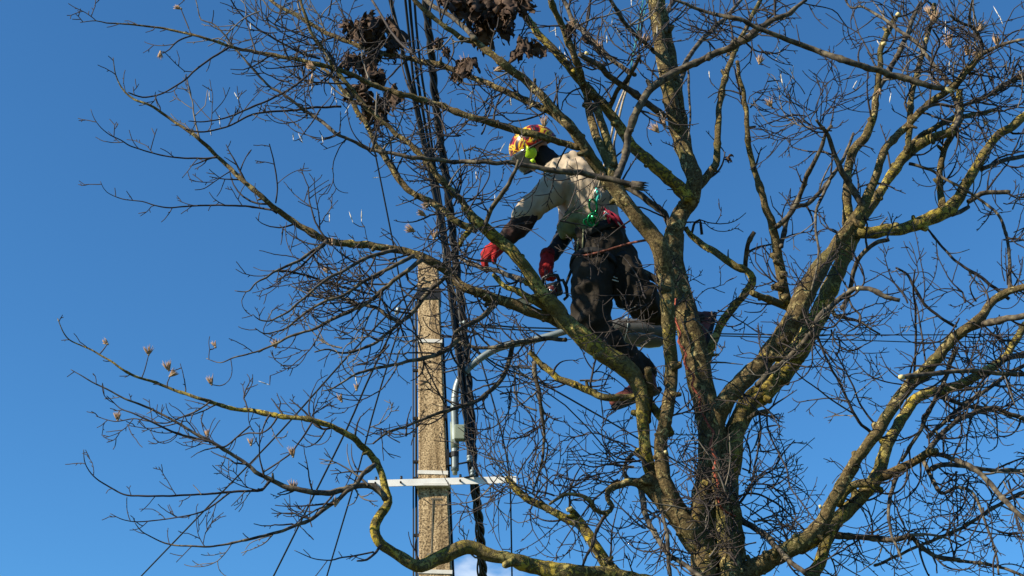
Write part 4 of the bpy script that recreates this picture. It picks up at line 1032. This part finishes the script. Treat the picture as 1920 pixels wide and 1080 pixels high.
# eyes
for s in (1, -1):
    mb = MB(); c = HC + hf * .083 + hu * .012 + hl * .032 * s; capsule(mb, [(c, .011), (c + hf * .002, .011)], 8); mb.build('eye', M['white'], man)
# trousers
tro = soft('trousers', [
    [(1128, 434, .0, .135), (1132, 462, 0, .160), (1132, 482, .0, .150)],
    [(1120, 470, -.04, .130), (1112, 505, -.08, .135), (1108, 555, -.10, .130), (1108, 600, -.09, .116), (1126, 636, -.05, .104), (1164, 666, .0, .098), (1205, 694, .05, .080)],
    [(1148, 475, .06, .135), (1168, 515, .02, .135), (1192, 556, -.02, .122), (1228, 576, .1, .104), (1270, 594, .2, .078), (1303, 602, .27, .066)]],
    M['trouser'], man, vox=.011, fold=.027, fs=8.5, smooth=5, seed=4, stretch=(1, 1, .8))
for (a, b, r) in (((1102, 522, -.205), (1118, 528, -.205), .009), ((1136, 521, -.14), (1160, 528, -.14), .006), ((1145, 517, -.14), (1158, 522, -.14), .004), ((1108, 461, -.145), (1138, 463, -.13), .003), ((1136, 577, -.08), (1172, 579, -.10), .004)):
    mb = MB(); mb.tube([Q(*a), Q(*b)], [r, r * .7], 6); mb.build('reflective_flash', M['white'], tro)
# shirt showing under the hoodie, hoodie, hood, sleeves
soft('shirt', [[(1116, 434, 0, .148), (1106, 414, 0, .152), (1096, 398, 0, .145)], [(1060, 425, -.03, .05), (1056, 440, -.03, .035)], [(1074, 420, -.06, .08), (1068, 428, -.06, .06)]], M['olive'], man, vox=.011, fold=.016, fs=10, smooth=4, seed=2)
hood_o = soft('hoodie', [
    [(1113, 404, 0, .166), (1101, 380, 0, .180), (1086, 354, 0, .184), (1070, 336, 0, .168), (1052, 326, 0, .12)],
    [(1052, 344, -.05, .12), (1034, 358, -.13, .100), (1010, 380, -.16, .090), (990, 396, -.17, .080), (982, 405, -.17, .074)],
    [(1060, 345, .08, .10), (1066, 368, .15, .080), (1064, 400, .14, .07)],
    [(1050, 312, -.02, .065), (1070, 304, .0, .070), (1092, 312, .03, .065)]],
    M['hoodie'], man, vox=.011, fold=.020, fs=8, smooth=4, seed=9, stretch=(1.3, 1, .8))
soft('sleeve', [[(993, 394, -.17, .060), (988, 404, -.17, .076), (972, 426, -.155, .074), (954, 444, -.13, .062), (946, 452, -.125, .056)]], M['darksleeve'], man, vox=.009, fold=.010, fs=13, smooth=3, seed=3)
soft('sleeve', [[(1064, 395, .14, .058), (1060, 438, .10, .058), (1046, 462, .04, .052), (1034, 478, .0, .048)]], M['navy'], man, vox=.009, fold=.010, fs=13, smooth=3, seed=6)
soft('neck_gaiter', [[(1012, 288, 0, .072), (1028, 300, 0, .075), (1044, 314, 0, .078)]], M['navy'], man, vox=.009, fold=.006, fs=14, smooth=3)
# gloves: five separate fingers each
for w0, d0_, hs, cuff in ((LW, LD, hands(1.5, 1.6, 1.2)[0], 1), (RW_, RD, hands(1.35, 1.45, 1.1)[1], 1)):
    def gx(mb, hs=hs, w0=w0, d0_=d0_):
        for s in hs: capsule(mb, s, 10)
        t = d0_.normalized(); capsule(mb, [(w0 - t * .055, .052), (w0 - t * .01, .045), (w0 + t * .03, .050), (w0 + t * .07, .050)], 12)
    g_o = soft('glove', [], M['glove'], man, vox=.0055, fold=.003, fs=22, smooth=2, extra=gx)
    t = d0_.normalized(); mb = MB(); mb.tube([w0 - t * .075, w0 - t * .05, w0 - t * .03], [.055, .058, .053], 16); mb.build('cuff', M['palm'], g_o)
# boots
def boot(an, heel, toe, shin, name='boot'):
    fd = (toe - heel).normalized(); up_ = (an - heel); up_ = (up_ - fd * up_.dot(fd)).normalized(); L_ = (toe - heel).length
    def bxx(mb):
        capsule(mb, [(an + shin * .10, .058), (an, .055), (heel + fd * L_ * .16 + up_ * .05, .05)], 12)
        capsule(mb, [(heel + fd * L_ * .14 + up_ * .045, .046), (heel + fd * L_ * .5 + up_ * .045, .046), (heel + fd * L_ * .84 + up_ * .036, .045), (heel + fd * L_ * .92 + up_ * .033, .036)], 12)
        capsule(mb, [(an, .05), (heel + fd * L_ * .55 + up_ * .055, .042)], 12)
    b_ = soft(name, [], M['boot'], man, vox=.007, fold=.003, fs=20, smooth=3, extra=bxx)
    mb = MB(); sd_ = fd.cross(up_); b0 = []
    prof = [(0, .028), (.08, .038), (.3, .036), (.5, .034), (.7, .045), (.86, .043), (.97, .03), (1.02, .012)]
    for h in (-.012, .016):
        for s_ in (1, -1):
            for t_, w_ in (prof if s_ == 1 else prof[::-1]): mb.v.append(heel + fd * L_ * t_ + sd_ * w_ * s_ + up_ * h)
    n_ = len(prof) * 2; mb.f.append(tuple(range(n_))); mb.f.append(tuple(range(n_, 2 * n_))[::-1])
    for i in range(n_): mb.f.append((i, (i + 1) % n_, n_ + (i + 1) % n_, n_ + i))
    mb.mi = [0] * len(mb.f); mb.build('sole', M['sole'], b_, False)
    for q in (.35, .5, .62):
        c = heel + fd * L_ * q + up_ * .088; mb = MB(); mb.tube([c - sd_ * .03, c + up_ * .006, c + sd_ * .03], [.004] * 3, 5); mb.build('lace', M['redweb'], b_)
boot(Q(1214, 706, .05), Q(1238, 732, .06), Q(1150, 764, -.03), (Q(1160, 668, 0) - Q(1205, 700, .05)).normalized())
boot(Q(1314, 600, .28), Q(1341, 590, .30), Q(1326, 650, .20), (Q(1240, 586, .12) - Q(1306, 604, .28)).normalized())
# helmet
m = mat('camouflage_helmet_shell', .32, spec=.5); n = m.node_tree; b = n.nodes['Principled BSDF']
t = n.nodes.new('ShaderNodeTexCoord'); z = n.nodes.new('ShaderNodeTexNoise'); z.inputs['Scale'].default_value = 14; z.inputs['Detail'].default_value = 2; z.inputs['Distortion'].default_value = .8
r = n.nodes.new('ShaderNodeValToRGB'); r.color_ramp.interpolation = 'CONSTANT'; e = r.color_ramp.elements
while len(e) < 6: e.new(.5)
for i, (p_, c_) in enumerate(((0, (.02, .006, .006)), (.38, (.20, .008, .008)), (.44, (.40, .02, .01)), (.465, (.62, .44, .015)), (.55, (.20, .008, .008)), (.59, (.02, .006, .006)))): e[i].position = p_; e[i].color = (*c_, 1)
n.links.new(t.outputs['Object'], z.inputs['Vector']); n.links.new(z.outputs['Fac'], r.inputs[0]); n.links.new(r.outputs[0], b.inputs['Base Color'])
M['camo'] = m
HH = HC + hu * .035
def shell(mb, c, a, b_, c3, t0, t1, nb=14, nk=36, lip=0):
    b0 = len(mb.v)
    for i in range(nb + 1):
        th = t0 + (t1 - t0) * i / nb
        for k_ in range(nk):
            ph = 2 * math.pi * k_ / nk
            ridge = 1 + .02 * math.cos(ph * 6) * math.sin(th)
            drop = -.02 * max(0, -math.cos(ph)) * (i / nb) ** 2   # lower at the nape
            mb.v.append(c + hu * (math.cos(th) * b_ + drop) + (hf * math.cos(ph) * a * ridge + hl * math.sin(ph) * c3 * ridge) * math.sin(th))
    for i in range(nb):
        for k_ in range(nk): q = b0 + i * nk; mb.addf((q + k_, q + (k_ + 1) % nk, q + nk + (k_ + 1) % nk, q + nk + k_))
    mb.addf(tuple(b0 + k_ for k_ in range(nk)))
mb = MB(); shell(mb, HH, .166, .135, .132, .12, 1.72); hel = mb.build('helmet', M['camo'], man)
so = hel.modifiers.new('t', 'SOLIDIFY'); so.thickness = .008
mb = MB(); ring = [HH + hu * -.016 + (hf * math.cos(p_) * .174 + hl * math.sin(p_) * .140) for p_ in [2 * math.pi * i / 32 for i in range(33)]]
mb.tube(ring, [.008] * 33, 6, cap=False); mb.build('rim', M['blackmetal'], hel)
for q, w_ in ((-.05, .1), (0, .1), (.05, .1)):       # vents
    mb = MB(); pts = []
    for i in range(6):
        th = .55 + i * .09; mb_ = HH + hu * math.cos(th) * .137 + hf * (q) + hl * math.sin(th) * .132; pts.append(mb_)
    mb.tube(pts, [.005] * 6, 5); mb.build('vent', M['blackmetal'], hel)
M['hiviz'] = mat('neon_yellow_ear_cup', .35, color=(.45, .72, .02), spec=.5)
for s in (1, -1):
    c = HC + hl * .112 * s + hf * .045 - hu * .012; ear = MB(); pts = [c - hl * .01 * s, c, c + hl * .018 * s, c + hl * .028 * s, c + hl * .032 * s]
    ear.tube(pts, [.042, .046, .046, .038, .018], 18); eo = ear.build('ear_cup', M['hiviz'], hel)
    mb = MB(); mb.tube([c - hl * .035 * s, c - hl * .01 * s], [.047, .05], 16); mb.build('ear_cushion', M['sole'], eo)
    mb = MB(); mb.tube([c + hu * .05 + hl * .02 * s, c + hu * .02 + hl * .035 * s], [.007, .007], 6); mb.build('ear_cup_arm', M['hiviz'], eo)
    mb = MB(); cc = c - hu * .062 + hf * .012 + hl * .012 * s; mb.tube([cc + hu * .016, cc - hu * .016], [.020, .014], 10); mb.build('ear_cup_lower', M['hiviz'], eo)
# smoked face visor in front of and below the helmet
M['visor'] = mat('smoked_visor', .15, color=(.06, .068, .072), spec=.6); M['visor'].node_tree.nodes['Principled BSDF'].inputs['Transmission Weight'].default_value = .35
mb = MB(); nk = 20
for i in range(9):
    for k_ in range(nk + 1):
        ph = -1.25 + 2.5 * k_ / nk; h = .02 - i * .019
        mb.v.append(HH + hu * (h - .02) + hf * math.cos(ph) * (.188 - .0006 * i * i) + hl * math.sin(ph) * .145)
for i in range(8):
    for k_ in range(nk): q = i * (nk + 1) + k_; mb.addf((q, q + 1, q + nk + 2, q + nk + 1))
vi = mb.build('visor', M['visor'], hel); so = vi.modifiers.new('t', 'SOLIDIFY'); so.thickness = .003
mb = MB(); edge = [HH + hu * (-.02 - .132) + hf * math.cos(p_) * .150 + hl * math.sin(p_) * .145 for p_ in [-1.25 + 2.5 * i / 20 for i in range(21)]]
mb.tube(edge, [.005] * 21, 6); mb.build('visor_frame', M['sole'], vi)
mb = MB(); mb.tube([HC + hl * .09 + hu * .02, HC + hl * .075 - hu * .06 + hf * .03, HC - hu * .125 + hf * .05, HC - hl * .075 - hu * .06 + hf * .03, HC - hl * .09 + hu * .02], [.006] * 5, 6); mb.build('chin_strap', M['webbing'], hel)
# harness
def band(parent, c, axis, ra, rb, w_, m, name, refdir):
    axis = axis.normalized(); u_ = (refdir - axis * refdir.dot(axis)).normalized(); v_ = axis.cross(u_); mb = MB(); N = 32
    for h in (-w_ / 2, w_ / 2):
        for rr in (1, 1.09):
            for i in range(N): a = 2 * math.pi * i / N; mb.v.append(c + axis * h + (u_ * math.cos(a) * ra + v_ * math.sin(a) * rb) * rr)
    for i in range(N):
        j = (i + 1) % N
        for (a, b_) in ((0, 1), (1, 3), (3, 2), (2, 0)): mb.addf((a * N + i, a * N + j, b_ * N + j, b_ * N + i))
    return mb.build(name, m, parent)
spine = Q(1080, 375, 0) - Q(1126, 460, 0)
wb = band(man, Q(1125, 447, 0), spine, .168, .168, .06, M['webbing'], 'harness_belt', RX)
band(man, Q(1113, 498, -.06), Q(1118, 470, -.04) - Q(1108, 530, -.1), .150, .150, .045, M['webbing'], 'leg_loop', RX)
band(man, Q(1155, 505, .03), Q(1142, 475, .06) - Q(1166, 530, .0), .146, .146, .045, M['webbing'], 'leg_loop', RX)
def ring_(c, ra, rb, tilt, r_, m, parent, name, nrm=None):
    nrm = (nrm or -FW).normalized(); u_ = Matrix.Rotation(R(tilt), 3, nrm) @ (UP - nrm * UP.dot(nrm)).normalized(); v_ = nrm.cross(u_); mb = MB()
    mb.tube([c + u_ * math.cos(a) * ra + v_ * math.sin(a) * rb for a in [2 * math.pi * i / 20 for i in range(21)]], [r_] * 21, 8, cap=False)
    return mb.build(name, m, parent)
ring_(Q(1112, 386, -.20), .045, .026, 12, .0075, M['green'], wb, 'carabiner')
ring_(Q(1112, 412, -.21), .042, .034, -10, .010, M['green'], wb, 'carabiner')
ring_(Q(1104, 418, -.20), .036, .024, 60, .008, M['green'], wb, 'carabiner')
ring_(Q(1120, 366, -.19), .040, .022, 0, .006, M['steel'], wb, 'carabiner')
ring_(Q(1078, 490, -.05), .030, .020, 20, .007, M['green'], wb, 'carabiner')
ring_(Q(1138, 408, -.18), .026, .022, 0, .006, M['steel'], wb, 'carabiner')
mb = MB(); c = Q(1113, 408, -.215); mb.tube([c - FW * .0, c - FW * .02], [.020, .020], 16); mb.tube([c + UP * .03, c - UP * .035], [.012, .015], 8); mb.build('pulley', M['green'], wb)
mb = MB()
mb.tube([Q(1117, 352, -.18), Q(1122, 366, -.19), Q(1117, 384, -.2)], [.008, .009, .008], 6); mb.build('tether', mat('teal_cord', .7, color=(.02, .35, .33)), wb)
mb = MB()
for a, b_ in (((1128, 392, -.17), (1150, 412, -.17)), ((1132, 400, -.18), (1162, 424, -.16)), ((1140, 396, -.16), (1172, 428, -.13)), ((1130, 388, -.17), (1142, 420, -.17))):
    mb.tube([Q(*a), Q((a[0] + b_[0]) / 2 + 3, (a[1] + b_[1]) / 2 - 4, a[2] - .01), Q(*b_)], [.011, .013, .010], 6)
mb.build('gear_loop', M['redweb'], wb)
mb = MB(); mb.tube([Q(1133, 396, -.185), Q(1150, 408, -.185), Q(1164, 424, -.17)], [.006, .006, .006], 6); mb.build('gear_strap', M['white'], wb)
mb = MB(); mb.box(Q(1090, 450, -.15), .05, .03, .20, Matrix.Rotation(R(-14), 3, 'Y')); bo = mb.build('hip_pouch', M['trouser'], wb, False); bv = bo.modifiers.new('b', 'BEVEL'); bv.width = .015; bv.segments = 3
mb = MB(); mb.tube([Q(1086, 432, -.155), Q(1082, 470, -.16)], [.006, .006], 6); mb.tube([Q(1094, 430, -.165), Q(1092, 472, -.17)], [.006, .006], 6); mb.build('pouch_strap', mat('olive_webbing', .8, color=(.14, .15, .09)), bo)
mb = MB(); mb.tube([Q(1074, 500, -.05), Q(1066, 520, -.05), Q(1060, 537, -.05)], [.011, .010, .008], 8); mb.build('strap_end', M['webbing'], wb)
# red-brown positioning lanyard from the hip round the near limb
mb = MB(); pts = crom([(1080, 477, -.17), (1095, 479, -.20), (1120, 474, -.23), (1145, 467, -.24), (1170, 459, -.28), (1195, 453, -.36), (1225, 448, -.5)], 6)
N = [Q(*p) for p in pts]; mb.tube(N, [.0085] * len(N), 7)
for s in range(0, len(N) - 1, 2): pass
mb.build('lanyard', noisy('red_brown_rope', [(.35, (.06, .018, .012)), (.6, (.20, .07, .05)), (.8, (.33, .15, .1))], 60, 3, bump=.3), wb)

# ---------------- chainsaw in his right hand ----------------
saw = empty('chainsaw', Q(1032, 540, -.06), 'small black top-handled chainsaw held in the climber\'s lower hand', 'chainsaw')
M['sawblack'] = noisy('black_saw_plastic', [(.3, (.010, .010, .011)), (.7, (.03, .03, .033))], 20, 3, bump=.1, rough=.4)
M['darkred'] = mat('dark_red_plastic', .4, color=(.10, .012, .012))
sx = (-RX * .93 - UP * .28 + FW * .1).normalized(); su = (UP * .95 - RX * .25).normalized(); sl = sx.cross(su)
if sl.dot(FW) > 0: sl = -sl
rotS = Matrix((sx, sl, su)).transposed(); SCN = Q(1036, 544, -.05)
mb = MB(); mb.box(SCN, .13, .09, .10, rotS); eng = mb.build('engine_body', M['sawblack'], saw, False); bv = eng.modifiers.new('b', 'BEVEL'); bv.width = .02; bv.segments = 4
mb = MB(); mb.tube([SCN + sl * .045, SCN + sl * .056], [.034, .030], 20); st = mb.build('starter_cover', M['darkred'], eng)
mb = MB(); mb.tube([SCN + sl * .054 + sx * .01, SCN + sl * .062 + sx * .01], [.013, .011], 12); mb.build('starter_hub', M['steel'], st)
mb = MB(); pts = [SCN - sx * .06 + su * .04, SCN - sx * .055 + su * .085, SCN - sx * .01 + su * .105, SCN + sx * .04 + su * .095, SCN + sx * .06 + su * .045]
mb.tube(pts, [.013] * 5, 10); mb.build('top_handle', M['sawblack'], saw)
mb = MB(); pts = [SCN + su * .05 - sx * .045, SCN + su * .045 - sx * .085, SCN - su * .01 - sx * .095, SCN - su * .07 - sx * .085, SCN - su * .085 - sx * .055]
mb.tube(pts, [.010, .011, .012, .011, .010], 10); mb.build('rear_loop', M['sawblack'], saw)
mb = MB(); mb.box(SCN + sx * .085 + su * .07, .008, .09, .07, rotS); g = mb.build('hand_guard', M['sawblack'], saw, False)
mb = MB(); prof = [(0, .024), (.06, .026), (.2, .024), (.255, .016), (.268, 0), (.255, -.016), (.2, -.024), (.06, -.026), (0, -.024)]; o0 = SCN + sx * .06 - su * .02
for s_ in (.0025, -.0025):
    for a_, b_ in prof: mb.v.append(o0 + sx * a_ + su * b_ + sl * s_)
n_ = len(prof); mb.addf(tuple(range(n_))); mb.addf(tuple(range(n_, 2 * n_))[::-1])
for i in range(n_): mb.addf((i, (i + 1) % n_, n_ + (i + 1) % n_, n_ + i))
bar = mb.build('guide_bar', M['steel'], saw, False)
mb = MB(); mb.tube([o0 + sx * a_ * 1.02 + su * b_ * 1.15 for a_, b_ in prof], [.004] * n_, 5); mb.build('chain', M['blackmetal'], bar)
mb = MB(); mb.tube([SCN + su * .02 + sl * .05 + sx * .03, SCN + su * .03 + sl * .052 - sx * .02], [.004, .004], 5); mb.build('badge', M['white'], eng)

# ---------------- ropes ----------------
def rope(label, pts, r, m, cat='rope', strands=1, name='climbing_rope'):
    mb = MB(); q = crom(pts, 4); W = [P(*p) for p in q]
    if strands == 1: mb.tube(W, [r] * len(W), 8)
    else:
        for s in range(strands):
            N = []; acc = 0
            for i, p in enumerate(W):
                if i: acc += (p - W[i - 1]).length
                ph = acc * 60 + s * 2 * math.pi / strands; N.append(p + Vector((math.cos(ph), math.sin(ph), 0)) * r * .5)
            mb.tube(N, [r * .62] * len(N), 6)
    o = mb.build(name, m, None); rebase(o, W[0]); return tag(o, label, cat)
M['orange'] = noisy('orange_red_rope', [(.35, (.12, .03, .02)), (.65, (.36, .09, .055))], 60, 3, bump=.4, bscale=200)
rope('orange rope zigzagging down the front of the trunk', [(1268, 560, -.12), (1264, 590, -.11), (1276, 625, -.11), (1272, 640, -.11), (1286, 662, -.11), (1284, 682, -.11), (1300, 705, -.115), (1298, 725, -.12), (1312, 745, -.12), (1312, 765, -.13), (1322, 785, -.14), (1330, 800, -.15), (1338, 812, -.17), (1332, 835, -.2), (1342, 862, -.2), (1338, 882, -.22), (1346, 905, -.22), (1346, 930, -.24), (1352, 952, -.24), (1372, 965, -.15), (1388, 972, .0), (1380, 985, .14), (1350, 990, .2), (1330, 1040, .2), (1335, 1100, .2)], .008, M['orange'], strands=2)
M['teal'] = noisy('teal_rope', [(.35, (.02, .15, .17)), (.65, (.05, .24, .25))], 60, 3, bump=.2)
M['tanrope'] = noisy('faded_tan_rope', [(.35, (.22, .18, .13)), (.65, (.42, .36, .28))], 60, 3, bump=.2)
rope('thin teal line, left of the pair hanging from the upper stem', [(1208, -30, .2), (1206, 0, .2), (1198, 40, .17), (1192, 75, .15), (1186, 110, .12), (1180, 140, .08)], .0045, M['teal'], name='throw_line')
rope('thin teal line, right of the pair hanging from the upper stem', [(1216, -30, .2), (1213, 2, .2), (1207, 28, .18), (1199, 60, .16), (1190, 90, .14), (1181, 138, .1)], .0045, M['teal'], name='throw_line')
rope('faded tan climbing rope, left strand between the forked stems', [(1180, 138, .1), (1176, 155, .08), (1162, 190, .06), (1153, 215, .06), (1148, 245, .08), (1138, 290, .1), (1128, 330, .12), (1122, 352, .18)], .008, M['tanrope'])
rope('faded tan climbing rope, right strand between the forked stems', [(1181, 140, .1), (1177, 160, .08), (1168, 190, .06), (1162, 215, .06), (1157, 240, .08), (1146, 290, .1), (1134, 330, .12), (1124, 352, .18)], .008, M['tanrope'])
# small bright metal friction device beside the hood
dev = empty('rope_device', P(1127, 316, -.42), 'small shiny metal rope device hanging in the fork above the hood', 'rope device')
mb = MB(); mb.tube([P(1126, 304, -.44), P(1125, 311, -.44)], [.012, .015], 10); mb.build('pulley_wheel', M['steel'], dev)
mb = MB(); mb.tube([P(1128, 311, -.44), P(1134, 322, -.44), P(1131, 330, -.44)], [.008, .013, .007], 8); mb.build('metal_body', M['steel'], dev)
mb = MB(); mb.tube([P(1132, 322, -.455), P(1138, 326, -.455)], [.009, .007], 8); mb.build('orange_lever', mat('orange_anodised', .3, .4, (.9, .35, .03)), dev)
